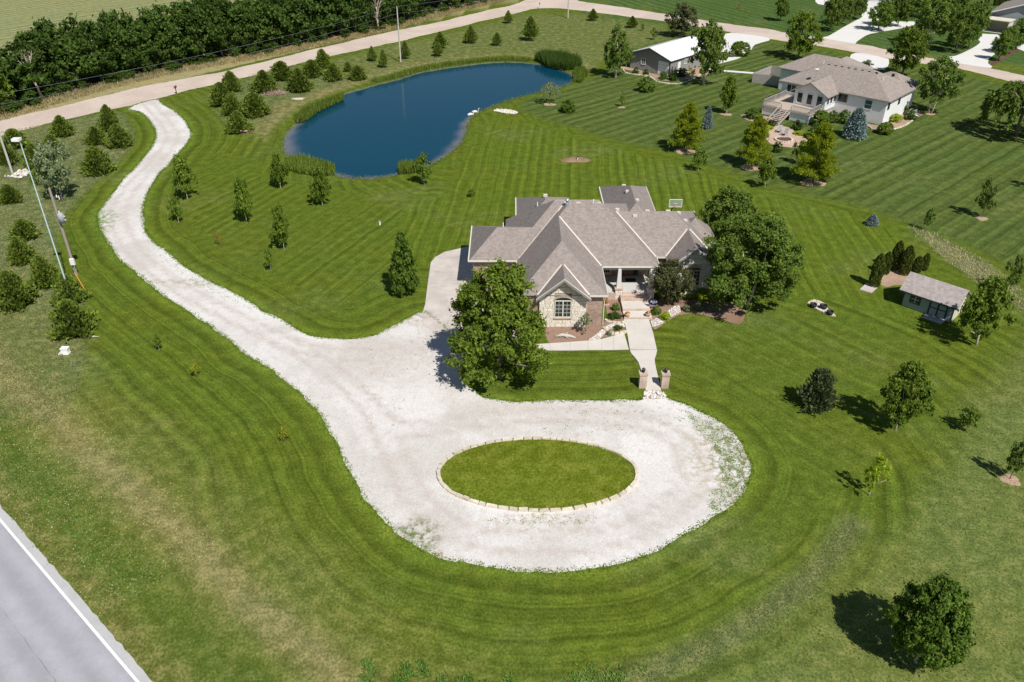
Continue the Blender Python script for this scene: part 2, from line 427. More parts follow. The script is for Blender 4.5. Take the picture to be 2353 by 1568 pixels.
M['straw'] = m_leaf('straw_blades', (.22, .185, .085), (.34, .275, .15), .4, .8, .4, k=1.2)
M['yellowsap'] = m_leaf('yellow_sapling_leaves', (.13, .15, .012), (.20, .20, .02), .3)
M['redsap'] = m_leaf('red_sapling_leaves', (.22, .07, .03), (.16, .09, .03), .3)

# ------------------------------------------------------------------ outlines of the place (survey-sheet coordinates)
DRIVE = [(360,229),(375,240),(400,255),(420,272),(434,292),(440,306),(434,325),(420,343),(400,363),(386,382),(372,392),(347,430),(332,462),(327,485),(330,510),(337,535),(360,563),(382,577),(410,602),(440,622),(475,643),(515,662),(552,682),(588,703),(603,715),(653,738),(693,763),(738,776),(803,779),(863,770),(921,742),(971,717),
 (1000,735),(1070,790),(1105,806),(1080,812),(1064,835),(1062,855),(1068,880),(1094,899),(1117,914),(1181,924),(1251,922),(1384,921),(1470,919),(1482,912),(1522,908),(1540,918),(1568,927),(1618,951),(1648,966),(1678,991),(1702,1017),(1718,1047),(1728,1067),(1725,1091),(1702,1137),(1662,1176),(1611,1208),(1564,1233),(1511,1265),(1457,1286),(1401,1303),(1351,1310),(1307,1314),(1241,1313),(1177,1311),(1117,1301),(1061,1291),(1011,1283),(961,1260),(917,1233),(894,1206),(874,1183),(844,1154),(821,1114),(799,1074),(784,1040),(753,984),(740,957),(710,924),(683,898),(643,868),(617,844),(563,814),(525,780),(475,744),(425,712),(375,680),(335,645),(300,617),(272,595),(256,567),(238,542),(225,510),(226,488),(240,470),(262,440),(287,407),(306,392),(330,362),(350,337),(357,318),(356,300),(347,283),(332,265),(315,256),(295,251),(317,239)]
ROAD = [(-420,366),(-200,321),(0,277),(150,243),(325,200),(500,167),(588,147),(738,110),(888,75),(1013,50),(1120,24),(1176,12),(1210,1),(1245,-13),(1300,-32),(1420,-75),(1470,-75),(1400,-40),(1335,-12),(1326,0),(1345,5),(1394,12),(1539,34),(1644,51),(1764,67),(1807,75),(1887,87),(1965,100),(2040,115),(2127,132),(2165,137),(2272,156),(2353,174),(2700,250),
        (2700,283),(2353,196),(2297,181),(2195,156),(2115,146),(2042,135),(1965,121),(1890,107),(1765,90),(1681,75),(1626,65),(1539,51),(1471,42),(1376,30),(1301,21),(1239,20),(1176,33),(1063,60),(913,96),(758,130),(588,172),(437,207),(360,228),(317,239),(237,255),(150,275),(37,303),(-200,361),(-420,412)]
POND = [(660,362),(648,345),(648,322),(656,303),(672,288),(690,268),(715,247),(752,233),(790,214),(830,203),(866,192),(905,183),(960,166),(1010,157),(1060,150),(1110,144),(1165,141),(1220,144),(1262,151),(1300,162),(1320,173),(1322,184),(1310,194),(1280,203),(1235,214),(1190,225),(1150,238),(1120,250),(1095,262),(1078,280),(1074,300),(1067,320),(1050,340),(1025,360),(990,380),(940,396),(900,405),(860,411),(815,412),(780,406),(745,398),(705,388),(676,376)]
def W(poly): return np.array([g2(p) for p in poly])
def catmull(P, step, closed=True):
    out = []; n = len(P)
    for i in range(n if closed else n - 1):
        if closed: p0, p1, p2, p3 = P[i-1], P[i], P[(i+1) % n], P[(i+2) % n]
        else: p0, p1, p2, p3 = P[max(i-1, 0)], P[i], P[i+1], P[min(i+2, n-1)]
        k = max(1, int(np.linalg.norm(p2 - p1) / step))
        for t in np.arange(k) / k:
            out.append(.5 * ((2*p1) + (p2-p0)*t + (2*p0-5*p1+4*p2-p3)*t*t + (3*p1-p0-3*p2+p3)*t**3))
    return np.array(out)
def inside(P, X, Y):
    r = np.zeros(X.shape, bool); n = len(P); j = n - 1
    for i in range(n):
        xi, yi = P[i]; xj, yj = P[j]
        if yi != yj:
            c = ((yi > Y) != (yj > Y)) & (X < (xj - xi) * (Y - yi) / (yj - yi) + xi); r ^= c
        j = i
    return r
def dist(P, X, Y, closed=True):
    d = np.full(X.shape, 1e9); n = len(P)
    for i in range(n if closed else n - 1):
        a = P[i]; b = P[(i + 1) % n]; ab = b - a; L = max(float(ab @ ab), 1e-9)
        t = np.clip(((X - a[0]) * ab[0] + (Y - a[1]) * ab[1]) / L, 0, 1)
        d = np.minimum(d, (X - a[0] - t * ab[0])**2 + (Y - a[1] - t * ab[1])**2)
    return np.sqrt(d)
def sstep(x, a, b): t = np.clip((x - a) / (b - a), 0, 1); return t * t * (3 - 2 * t)
driveW = catmull(W(DRIVE), 1.0); roadW = catmull(W(ROAD), 3.0); pondW = catmull(W(POND), 1.5)
EDGE_A, EDGE_D = np.array(g2((13, 1176))), np.array((.7511, -.6601)); EDGE_N = np.array((.6601, .7511))
HEDGE = W([(-500,350),(-200,300),(0,256),(85,231),(297,176),(450,146),(665,108),(870,64),(1023,22),(1130,-2),(1250,-40)])

# ------------------------------------------------------------------ ground: one sheet to the horizon
def axis(lo, hi, step, far, grow=1.22):
    a = list(np.arange(lo, hi + 1e-6, step)); s = step; x = lo; left = []
    while x > -far: s *= grow; x -= s; left.append(x)
    s = step; x = a[-1]; right = []
    while x < far: s *= grow; x += s; right.append(x)
    return np.array(left[::-1] + a + right)
gx = axis(-92, 92, .8, 2500); gy = axis(14, 190, .8, 2500)
X, Y = np.meshgrid(gx, gy); nx_, ny_ = len(gx), len(gy)
X = X.ravel(); Y = Y.ravel()
nse = lambda sc, sd: (np.sin(X*sc+sd)*np.cos(Y*sc*1.3-sd*2) + np.sin((X+Y)*sc*.7+sd*3)*.7 + np.cos((X*.6-Y)*sc*1.9+sd)*.5) / 2.2
tint = np.zeros((len(X), 3)); phase = np.zeros(len(X)); amp = np.zeros(len(X)); patch = np.zeros(len(X))
LAWN = np.array((.086, .117, .0135)); LAWN_N = np.array((.074, .103, .024)); MEAD = np.array((.122, .146, .052)); TAN = np.array((.215, .185, .075))
ROUGH = np.array((.116, .145, .034)); FIELD = np.array((.212, .222, .098)); STRAW = np.array((.29, .245, .115)); BANK = np.array((.100, .118, .033)); LITTER = np.array((.06, .055, .03))
def lay(mask, col, am=None, ph=None, pa=None):
    global tint, amp, phase, patch
    m = mask[:, None]; tint = tint * (1 - m) + col * m
    if am is not None: amp = amp * (1 - mask) + am * mask
    if ph is not None: phase = np.where(mask > .5, ph, phase)
    if pa is not None: patch = patch * (1 - mask) + pa * mask
one = np.ones(len(X))
d_dr = dist(driveW, X, Y); in_dr = inside(driveW, X, Y)
d_pd = dist(pondW, X, Y); in_pd = inside(pondW, X, Y); sd_pd = np.where(in_pd, -d_pd, d_pd)
d_rd = dist(roadW, X, Y)
d_ed = (X - EDGE_A[0]) * EDGE_N[0] + (Y - EDGE_A[1]) * EDGE_N[1]
wob = nse(.25, 1.7) * 1.2 + nse(.9, 4.1) * .5
# main lawn: passes of the mower run round the drive
lay(one, LAWN, np.clip(.75 + 1.0 * np.exp(-d_dr / 5.0), 0, 1.6), d_dr / 1.9, .03)
# lawn between house, pond and lot line: straight passes
zb = inside(W([(640,470),(1000,440),(1075,300),(1130,262),(1190,262),(1376,322),(1551,362),(1765,437),(1990,487),(2085,525),(2200,640),(2100,760),(1900,700),(1700,700),(1500,560),(1150,540),(980,640),(800,560)]), X, Y)
lay(sstep(np.where(zb, dist(W([(640,470),(1000,440),(1075,300),(1130,262),(1190,262),(1376,322),(1551,362),(1765,437),(1990,487),(2085,525),(2200,640),(2100,760),(1900,700),(1700,700),(1500,560),(1150,540),(980,640),(800,560)]), X, Y), 0), 0, 3), LAWN * np.array((1.04, 1.05, 1.0)), .85, (X * .997 - Y * .075) / 1.35, .02)
# west lawn: straight diagonal passes inside the ring of passes along the drive
WL = [(460,250),(500,330),(640,352),(665,392),(900,432),(1000,445),(985,640),(870,745),(740,755),(600,690),(420,590),(350,530),(350,460),(395,390),(450,330)]
wd = np.array(g2((588,430))) - np.array(g2((375,542))); wd /= np.linalg.norm(wd)
lay(sstep(np.where(inside(W(WL), X, Y), dist(W(WL), X, Y), 0), 2.0, 5.5), LAWN, .7, (X * -wd[1] + Y * wd[0]) / 1.45, .03)
# east yard, diagonal passes
EY = [(1520,735),(1700,700),(1900,700),(2100,760),(2200,800),(2140,960),(2060,1080),(1960,1190),(1800,1330),(1560,1310),(1790,1090),(1740,980),(1560,905)]
lay(sstep(np.where(inside(W(EY), X, Y), dist(W(EY), X, Y), 0), 0, 4), LAWN * np.array((1.0, 1.0, 1.05)), .55, (X * .80 + Y * .6) / 1.8, .05)
# neighbours' lawns
NB = [(1180,255),(1376,318),(1551,358),(1765,433),(1990,484),(2085,523),(2200,560),(2353,640),(2900,800),(2900,290),(2353,200),(2115,150),(1765,94),(1539,55),(1440,120),(1330,190),(1280,208),(1190,228)]
nbm = np.where(inside(W(NB), X, Y), dist(W(NB), X, Y), 0)
u_nb = X * .675 - Y * .738
lay(sstep(nbm, 0, 1.6), LAWN_N, 1.0, u_nb / 2.1, .04)
# lawns north of the road
nr_ = (Y > 0) & ~inside(roadW, X, Y) & ((Y - 216 + (X - 20) * .62) > 3) & (X > 18)
lay(nr_ * 1.0, LAWN_N * np.array((.82, .98, 1.1)), 1.0, (X * .9 + Y * .44) / 2.8, .02)
# bank between the road and the pond: thin, dry in places
BK = [(470,215),(760,133),(1063,64),(1176,37),(1239,24),(1376,34),(1539,55),(1560,95),(1440,120),(1330,190),(1330,168),(1250,140),(1165,132),(1010,150),(866,186),(715,240),(640,300),(620,340),(560,310),(480,270)]
bkm = np.where(inside(W(BK), X, Y), dist(W(BK), X, Y), 0)
lay(sstep(bkm, 0, 4) * .9, BANK * np.array((1, 1.05, 1)), .1, None, .45)
lay(sstep(d_pd, 9, 3) * (sstep(bkm, 0, 3)) * .8, np.array((.165, .155, .058)), 0, None, .85)
# rough meadow with cedars
MD = [(-300,330),(-50,312),(100,288),(240,258),(290,262),(316,300),(312,330),(290,360),(250,402),(205,440),(165,490),(138,540),(140,600),(165,650),(195,690),(212,735),(205,800),(192,860),(183,915),(150,960),(60,985),(-100,1000),(-500,1000)]
mdm = np.where(inside(W(MD), X, Y), dist(W(MD), X, Y), 0)
lay(sstep(mdm + wob * .3, 0, 1.0), MEAD, 0.05, None, .55)
MD2 = [(470,215),(600,165),(760,135),(800,190),(700,225),(640,232),(600,290),(560,312),(520,300)]
lay(sstep(np.where(inside(W(MD2), X, Y), dist(W(MD2), X, Y), 0), 0, 3), MEAD * np.array((.95, 1, .95)), 0, None, .4)
# highway verge
vg = d_ed + wob * .35
lay(((vg < 16) & (Y < 75)) * sstep(vg, 15.5, 8.0) * .7, np.array((.122, .138, .028)), .25, None, .3)
lay(np.exp(-((vg - 6.8) / 1.15)**2) * (Y < 70) * .75, TAN, .25, d_ed / 1.1, .8)
lay(np.exp(-((vg - 3.0) / 1.6)**2) * (Y < 70) * .9, np.array((.078, .112, .017)), .2, None, .15)
lay(np.exp(-((vg - .7) / .7)**2) * (Y < 70) * .7, np.array((.12, .12, .03)), 0, None, .6)
lay((d_ed < -9.5) * 1.0, ROUGH, 0, None, .3)
# rough east side and the unmown strip
RG = [(1985,1185),(2060,1100),(2140,1000),(2200,900),(2270,800),(2353,735),(2900,650),(2900,2600),(900,2600),(1180,1585),(1340,1568),(1500,1528),(1650,1465),(1750,1405),(1850,1325),(1910,1265)]
rgm = np.where(inside(W(RG), X, Y), dist(W(RG), X, Y), 0)
lay(sstep(rgm + wob * .6, 0, 4.0), ROUGH, .1, None, .22)
STRIP = W([(1960,1205),(1930,1250),(1860,1330),(1760,1412),(1650,1478),(1500,1545),(1340,1600),(1100,1640)])
lay(.7 * np.exp(-(dist(STRIP, X, Y, False) / .9)**2), np.array((.136, .152, .060)), 0, None, .4)
# ditch of tall grass by the shed
DT = [(2085,522),(2150,540),(2260,600),(2345,660),(2353,720),(2310,690),(2230,640),(2150,580)]
lay(sstep(np.where(inside(W(DT), X, Y), dist(W(DT), X, Y), 0), 0, .8), np.array((.165, .165, .078)), 0, None, .6)
# worn bare soil under the shed end and by the arborvitae
# strip between road and hedgerow, hedgerow floor, field beyond
sgn = np.zeros(len(X))
ha, hb = HEDGE[2], HEDGE[8]; hd = (hb - ha) / np.linalg.norm(hb - ha); hn = np.array((-hd[1], hd[0]))
d_h = (X - ha[0]) * hn[0] + (Y - ha[1]) * hn[1]; a_h = (X - ha[0]) * hd[0] + (Y - ha[1]) * hd[1]
west = (a_h < 250)
lay((west & (d_h > -9) & ~inside(roadW, X, Y) & (d_rd < 12) & (d_h > -6.2)) * 1.0, STRAW, 0, None, .6)
lay(west * sstep(d_h + wob, 0, 2), LITTER, 0, None, .3)
lay(west * sstep(d_h + wob, 11, 14), FIELD, 1.3, d_h / 2.6, .25)
# damp green rim of the pond
lay(sstep(sd_pd, 1.6, .2) * .85, np.array((.092, .120, .010)), 0, None, .05)
lay(sstep(sd_pd, .1, -.5), np.array((.15, .14, .12)), 0, None, 0)
Zg = np.where(in_pd, -np.clip(d_pd * .45, 0, 1.8), 0) + 0.0
me = bpy.data.meshes.new('ground')
idx = np.arange(nx_ * ny_).reshape(ny_, nx_)
F = np.stack([idx[:-1, :-1], idx[:-1, 1:], idx[1:, 1:], idx[1:, :-1]], -1).reshape(-1, 4)
me = npmesh('ground', np.stack([X, Y, Zg], 1), F, M['ground'])
def set_attr(me, name, typ, data):
    a = me.attributes.new(name, typ, 'POINT')
    if typ == 'FLOAT_COLOR':
        a.data.foreach_set('color', np.concatenate([data, np.ones((len(data), 1))], 1).astype(np.float32).ravel())
    else: a.data.foreach_set('value', data.astype(np.float32))
for nm, ty, da in (('tint', 'FLOAT_COLOR', tint), ('phase', 'FLOAT', phase), ('amp', 'FLOAT', amp), ('patch', 'FLOAT', patch)): set_attr(me, nm, ty, da)
tag(link('ground', me), kind='structure')

# ------------------------------------------------------------------ flat sheets: drive, roads, paths, water
from mathutils.geometry import tessellate_polygon
def sheet(name, P, z, mat, jitter=0.0, step=.25, smooth=True, lip=None):
    P = np.asarray(P, float)
    if jitter:
        P = catmull(P, step)
        nrm = np.roll(P, -1, 0) - np.roll(P, 1, 0); nrm = np.stack([nrm[:, 1], -nrm[:, 0]], 1); nrm /= (np.linalg.norm(nrm, axis=1, keepdims=True) + 1e-9)
        k = len(P); j = RNG.normal(0, 1, k); j2 = np.convolve(np.tile(RNG.normal(0, 1, k), 3), np.ones(7) / 7, 'same')[k:2*k] * 2
        P = P + nrm * ((j * .22 + j2 * .9) * jitter)[:, None]
    tris = tessellate_polygon([[Vector((p[0], p[1], 0)) for p in P]])
    me = npmesh(name, np.concatenate([P, np.full((len(P), 1), z)], 1), np.array(tris), mat)
    bm = bmesh.new(); bm.from_mesh(me); bmesh.ops.recalc_face_normals(bm, faces=bm.faces)
    if sum(f.normal.z for f in bm.faces) < 0: bmesh.ops.reverse_faces(bm, faces=bm.faces)
    bm.to_mesh(me); bm.free()
    return tag(link(name, me), kind='structure')
sheet('dirt_road', W(ROAD), .010, M['road'], .22, .6)
def gravel_sheet():
    P = catmull(W(DRIVE), .2); k = len(P)
    nrm = np.roll(P, -1, 0) - np.roll(P, 1, 0); nrm = np.stack([nrm[:, 1], -nrm[:, 0]], 1); nrm /= (np.linalg.norm(nrm, axis=1, keepdims=True) + 1e-9)
    j2 = np.convolve(np.tile(RNG.normal(0, 1, k), 3), np.ones(7) / 7, 'same')[k:2*k] * 2
    P = P + nrm * ((RNG.normal(0, 1, k) * .2 + j2 * .9) * .09)[:, None]
    lo, hi = P.min(0), P.max(0); gxx, gyy = np.meshgrid(np.arange(lo[0], hi[0], .6), np.arange(lo[1], hi[1], .6)); q = np.stack([gxx.ravel(), gyy.ravel()], 1)
    q = q[inside(P, q[:, 0], q[:, 1])]; q = q[dist(P[::3], q[:, 0], q[:, 1]) > .35]
    vs = [Vector(p) for p in P] + [Vector(p) for p in q]; ed = [(i, (i + 1) % k) for i in range(k)]
    from mathutils.geometry import delaunay_2d_cdt
    co, _, fc, _, _, _ = delaunay_2d_cdt(vs, ed, [list(range(k))], 1, 1e-4)
    V = np.array([(p.x, p.y, .018) for p in co]); Fm = np.array([f for f in fc if len(f) == 3])
    a, b, c_ = V[Fm[:, 0]], V[Fm[:, 1]], V[Fm[:, 2]]; flip = np.cross(b - a, c_ - a)[:, 2] < 0; Fm[flip] = Fm[flip][:, ::-1]
    me = npmesh('gravel_drive', V, Fm, M['gravel'])
    # packed wheel lanes: in from the road, past the apron, once round the island
    lanes = [catmull(W([(340,238),(385,290),(395,320),(360,370),(310,420),(278,470),(275,520),(310,580),(380,640),(480,700),(600,760),(740,810),(880,810),(1010,780)]), .8, False),
             catmull(W([(600,760),(760,850),(860,950),(910,1050),(960,1150),(1050,1220),(1230,1250),(1420,1230),(1560,1150),(1590,1060),(1520,985),(1380,960),(1200,958),(1040,975),(930,990),(860,950)]), .8, False)]
    w = np.zeros(len(V))
    for L in lanes:
        d = dist(L, V[:, 0], V[:, 1], False); w = np.maximum(w, np.exp(-((d - .8) / .38)**2) * .9); w = np.maximum(w, np.exp(-(d / 2.0)**2) * .28)
    cx_, cy_ = g2((900, 830)); w = np.maximum(w, .65 * np.exp(-(((V[:, 0] - cx_) / 7.5)**2 + ((V[:, 1] - cy_) / 4.0)**2)))
    set_attr(me, 'worn', 'FLOAT', np.clip(w, 0, 1)); tag(link('gravel_drive', me), kind='structure')
gravel_sheet()

# highway with painted edge line
n = NT('grey_asphalt'); v = n.obj()
sx = n.n('ShaderNodeVectorMath', operation='DOT_PRODUCT'); n.l(v, sx.inputs[0]); sx.inputs[1].default_value = (*EDGE_N, 0)
off = float(EDGE_A @ EDGE_N)
dd = n.math('SUBTRACT', off, sx.outputs['Value'])            # metres from the pavement edge inwards
wh = n.math('COSINE', n.math('MULTIPLY', n.math('SUBTRACT', dd, 2.1), 2 * math.pi / 1.8))
k = n.math('MULTIPLY_ADD', n.math('MULTIPLY', wh, n.rng(dd, .5, 1.0)), -.085, 1.0)
k = n.math('MULTIPLY', k, n.rng(n.noise(26, v, 3, .75), .25, .75, .84, 1.16, False))
k = n.math('MULTIPLY', k, n.rng(n.noise(.35, v, 4, .6), .3, .7, .94, 1.06, False))
st_ = n.n('ShaderNodeTexNoise'); mp = n.n('ShaderNodeMapping'); mp.inputs['Rotation'].default_value = (0, 0, R(41.3)); mp.inputs['Scale'].default_value = (.25, 9, 1); n.l(v, mp.inputs[0]); n.l(mp.outputs[0], st_.inputs['Vector']); st_.inputs['Scale'].default_value = 1
col = n.mix(n.rng(dd, .48, .56), (.42, .415, .41), (.325, .32, .345))
sm = n.math('ABSOLUTE', n.math('SUBTRACT', n.math('ADD', dd, n.math('MULTIPLY_ADD', n.noise(.9, v, 3, .7), .16, -.08)), 3.55))
k = n.math('MULTIPLY', k, n.math('SUBTRACT', 1.0, n.math('MULTIPLY', n.rng(sm, .012, .03, 1, 0), n.rng(n.noise(.5, v, 2), .4, .6, .1, .4))))
k = n.math('MULTIPLY', k, n.rng(n.noise(1.1, v, 5, .75), .3, .7, .93, 1.07, False))
M['asphalt'] = n.out(n.scale(col, k), .8, .3, 0, n.bump(n.noise(60, v, 2), .2, .01))
def along(a, o): p = EDGE_A + EDGE_D * a - EDGE_N * o; return (p[0], p[1])
ev_ = np.array([(*along(a, RNG.normal(0, .03)), .012) for a in np.arange(-250, 250, .5)]); fv_ = np.array([(*along(a, 9.4), .012) for a in np.arange(-250, 250, .5)]); ne_ = len(ev_)
tag(link('highway', npmesh('highway', np.vstack([ev_, fv_]), np.array([(i, ne_ + i, ne_ + i + 1, i + 1) for i in range(ne_ - 1)]), M['asphalt'])), kind='structure')
M['paint'] = m_plain('white_road_paint', (.80, .80, .80), .6, .08, 5)
sheet('edge_line', np.array([along(-250, .50), along(250, .50), along(250, .65), along(-250, .65)]), .018, M['paint'])

# pond: blue water over a grey shallow rim
n = NT('pond_water'); v = n.obj()
dp = n.attr('deep').outputs['Fac']
c = n.mix(dp, (.135, .135, .155), (.0010, .040, .070))
mp = n.n('ShaderNodeMapping'); mp.inputs['Scale'].default_value = (1, 1.6, 1); n.l(v, mp.inputs[0])
h = n.math('ADD', n.noise(2.6, mp.outputs[0], 3, .6), n.math('MULTIPLY', n.noise(9, mp.outputs[0], 2, .6), .3))
M['water'] = n.out(c, .05, .16, 0, n.bump(h, .10, .05))
px = np.arange(pondW[:, 0].min() - 2, pondW[:, 0].max() + 2, .7); py = np.arange(pondW[:, 1].min() - 2, pondW[:, 1].max() + 2, .7)
PX, PY = np.meshgrid(px, py); PXr, PYr = PX.ravel(), PY.ravel()
pin = inside(pondW, PXr, PYr); pdd = dist(pondW, PXr, PYr); psd = np.where(pin, pdd, -pdd)
keep = psd > -.9; ii = np.arange(len(PXr)).reshape(PX.shape)
Q = np.stack([ii[:-1, :-1], ii[:-1, 1:], ii[1:, 1:], ii[1:, :-1]], -1).reshape(-1, 4); Q = Q[keep[Q].all(1)]
remap = np.full(len(PXr), -1); us = np.unique(Q); remap[us] = np.arange(len(us))
wme = npmesh('pond', np.stack([PXr[us], PYr[us], np.full(len(us), -.16)], 1), remap[Q], M['water'], True)
cxp = g(690, 340).x; shal = 1.0 + 1.1 * np.exp(-((PXr - g(665, 340).x)**2 + (PYr - g(665, 340).y)**2) / 60.0) + .5 * np.exp(-((PXr - g(1060, 320).x)**2 + (PYr - g(1060, 320).y)**2) / 90.0)
shal = shal - .55 * sstep(PYr, 128, 140)
set_attr(wme, 'deep', 'FLOAT', sstep(psd + nse2 if False else psd + .25 * np.sin(PXr * 1.7) * np.cos(PYr * 1.3), .2, 1.5 * shal)[us])
tag(link('pond', wme), kind='structure')

# ------------------------------------------------------------------ concrete drive, walks (real slabs)
def slabs(name, polys, z0, z1, mat, gap=.0):
    root = tag(empty(name, (polys[0][0][0], polys[0][0][1], 0)), kind='structure')
    for P in polys:
        MB(root.location).prism([tuple(p) for p in P], z0, z1).build('slab', mat, root)
    return root
def cutx(P, x=None, y=None):
    pass
# apron west of the garage, cut into slabs
AP = [(971,747),(972,717),(977,700),(983,652),(990,604),(1000,592),(1021,580),(1078,567)]
apL = W(AP)
def xl(y):  # west edge of the apron at northing y
    return float(np.interp(y, apL[:, 1], apL[:, 0]))
ys = [apL[0, 1] + .01, 68.3, 70.6, 72.9, 75.2, 77.0]
pol = []
for a, b in zip(ys[:-1], ys[1:]):
    mid = [yy for yy in apL[:, 1] if a + .05 < yy < b - .05]
    le = [(xl(a), a + .008)] + [(xl(m), m) for m in mid] + [(xl(b), b - .008)]
    xe = -4.0 if a > 73 else 2.1
    xm = (le[0][0] + xe) / 2 if xe > 0 else None
    if xm:
        pol.append([(xm - .008, a + .008), (xm - .008, b - .008)] + le[::-1])
        pol.append([(xe, a + .008), (xe, b - .008), (xm + .008, b - .008), (xm + .008, a + .008)])
    else: pol.append([(xe, a + .008), (xe, b - .008)] + le[::-1])
tip = [tuple(apL[-1])] + [(-4.0, 79.2), (-4.0, 77.0 + .01), (xl(77.0), 77.01)]
pol.append([(-4.0, 77.01), (-4.0, apL[-1, 1])] + [tuple(p) for p in apL[::-1] if p[1] > 77.05] + [(xl(77.0), 77.01)])
a0 = apL[0]; lo = W([(1010,770),(1060,792),(1105,806)])
pol.append([(2.1, a0[1]), (xl(a0[1]), a0[1])] + [tuple(p) for p in lo] + [(2.1, lo[-1][1])])
slabs('concrete_drive', pol, .0, .045, M['conc'])
# path along the front beds to the main walk
top = W([(1105,797),(1200,794),(1264,790),(1310,787),(1351,784),(1383,780),(1410,773),(1434,766)])
bot = W([(1105,806),(1200,806),(1264,806),(1310,806),(1351,805),(1383,805),(1410,805),(1445,804)])
slabs('front_path', [[tuple(bot[i] + (.006, 0)), tuple(bot[i+1] - (.006, 0)), tuple(top[i+1] - (.006, 0)), tuple(top[i] + (.006, 0))] for i in range(len(top) - 1)], 0, .05, M['walk'])
wk = W([(1447,804),(1509,805),(1493,735),(1434,735)])
ym = (wk[0][1] + wk[3][1]) / 2
walk = slabs('main_walk', [[tuple(wk[0]), tuple(wk[1]), (13.2, ym - .006), (10.77, ym - .006)], [(10.77, ym + .006), (13.2, ym + .006), (13.16, 67.82), (10.74, 67.82)]], 0, .10, M['walk'])
nl = W([(1447,806),(1451,814),(1460,824),(1467,834),(1473,851),(1484,899)]); nr = W([(1510,806),(1508,814),(1504,827),(1505,836),(1508,851),(1519,899)])
slabs('lamp_walk', [[tuple(nl[i]) for i in range(0, 4)] + [tuple(nr[i]) for i in range(3, -1, -1)], [tuple(nl[i]) for i in range(3, 6)] + [tuple(nr[i]) for i in range(5, 2, -1)]], 0, .07, M['walk'])

# neighbours' concrete drives and pads
CD = {'barn_drive': [(1681,76),(1770,89),(1735,103),(1724,118),(1704,132),(1680,140),(1652,147),(1640,140),(1655,105),(1664,84)],
 'white_house_drive': [(1967,122),(2042,136),(2043,146),(2032,160),(2005,162),(1955,140)],
 'north_drive': [(1887,87),(1965,101),(1969,96),(1990,82),(2010,76),(2062,67),(2100,58),(2100,50),(2060,50),(2030,45),(2015,33),(2018,20),(1984,20),(1976,27),(1968,28),(1982,38),(1962,50),(1940,62),(1915,77),(1902,84)],
 'east_drive': [(2160,137),(2276,157),(2270,146),(2276,132),(2292,120),(2300,100),(2292,80),(2255,78),(2235,85),(2252,95),(2246,104),(2225,116),(2195,129)],
 'far_drive': [(2335,104),(2380,96),(2420,110),(2353,118)],
 'striped_pad': [(1874,5),(1880,10),(1905,14),(1930,8),(1925,-14),(1880,-12)]}
for nm, P in CD.items():
    Pw = catmull(W(P), 2.0)
    tag(MB().prism([tuple(p) for p in Pw], 0, .03).build(nm, M['conc2']), kind='structure')
tag(MB().prism([tuple(p) for p in W([(1618,158),(1735,167),(1735,170.5),(1618,161.5)])], 0, .03).build('side_walk', M['conc2']), kind='structure')

# ------------------------------------------------------------------ main house
HO = Vector((8.0, 74.0, 0.0))
house = tag(empty('main_house', HO), 'large brick and limestone house with many-hipped grey shingle roof', 'house')
EV = 3.4
def hmb(): return MB(HO)
# walls (brick), butted volumes
WALLS = [('wing', .95, 8.5, 66.85, 75.5), ('garage', -3.9, .95, 74.15, 81.8), ('centre', .95, 14.1, 75.6, 84.0), ('back_west', .95, 6.3, 84.0, 89.9), ('east', 14.1, 20.15, 74.95, 85.9), ('back_centre', 11.0, 15.8, 84.0, 93.3)]
for nm, x0, x1, y0, y1 in WALLS:
    if nm == 'back_centre': y0 = 85.9; hmb().box(6.3, 14.1, 84.0, 85.9, 0, EV + .02).build('wall', M['brick'], house)
    hmb().box(x0, x1, y0, y1, 0, EV + .02).build('wall', M['brick'], house)
SL, SN = .86, .42
def roof_block(x0, x1, y0, y1, sw=SL, se=SL, ss=SL, sn=SN, ev=EV, zs=0.0, name='roof', cutW=False, cutE=False):
    """hipped roof over a rectangle with its own pitch per side; cut sides run into a neighbour"""
    # ridge from equal-height condition, computed by clipping a big prism with the four planes
    bm = bmesh.new()
    top = ev + 8
    vs = [bm.verts.new(p) for p in ((x0,y0,ev),(x1,y0,ev),(x1,y1,ev),(x0,y1,ev),(x0,y0,top),(x1,y0,top),(x1,y1,top),(x0,y1,top))]
    for f in ((0,3,2,1),(4,5,6,7),(0,1,5,4),(1,2,6,5),(2,3,7,6),(3,0,4,7)): bm.faces.new([vs[i] for i in f])
    planes = [((x0, y0, ev), (-ss * 0, -ss, 1)), ((x0, y1, ev), (0, sn, 1))]
    if not cutW: planes.append(((x0, y0, ev), (-sw, 0, 1)))
    if not cutE: planes.append(((x1, y0, ev), (se, 0, 1)))
    for co, no in planes:
        geom = bm.verts[:] + bm.edges[:] + bm.faces[:]
        r = bmesh.ops.bisect_plane(bm, geom=geom, plane_co=co, plane_no=no, clear_outer=True)
        e = [x for x in r['geom_cut'] if isinstance(x, bmesh.types.BMEdge)]
        if e: bmesh.ops.contextual_create(bm, geom=e)
    bmesh.ops.recalc_face_normals(bm, faces=bm.faces)
    bmesh.ops.translate(bm, verts=bm.verts, vec=Vector((0, 0, zs)) - HO)
    me = bpy.data.meshes.new(name); bm.to_mesh(me); bm.free(); me.materials.append(M['roof'])
    return link(name, me, house)
roof_block(-4.31, 4.5, 73.73, 82.21, cutE=True)
roof_block(-.70, 9.0, 73.73, 84.0, sn=.86, cutE=True, zs=.006)
roof_block(.55, 14.56, 72.43, 88.4, sw=.86, zs=.012)
roof_block(.50, 8.87, 66.47, 88.0, zs=.02)
roof_block(.5, 6.7, 80.0, 90.29, zs=.026)
roof_block(10.6, 16.18, 80.0, 93.7, zs=.03)
roof_block(8.6, 20.55, 74.54, 86.26, cutW=True, zs=.036)
roof_block(17.0, 21.5, 77.6, 82.4, zs=.04, sn=.86)
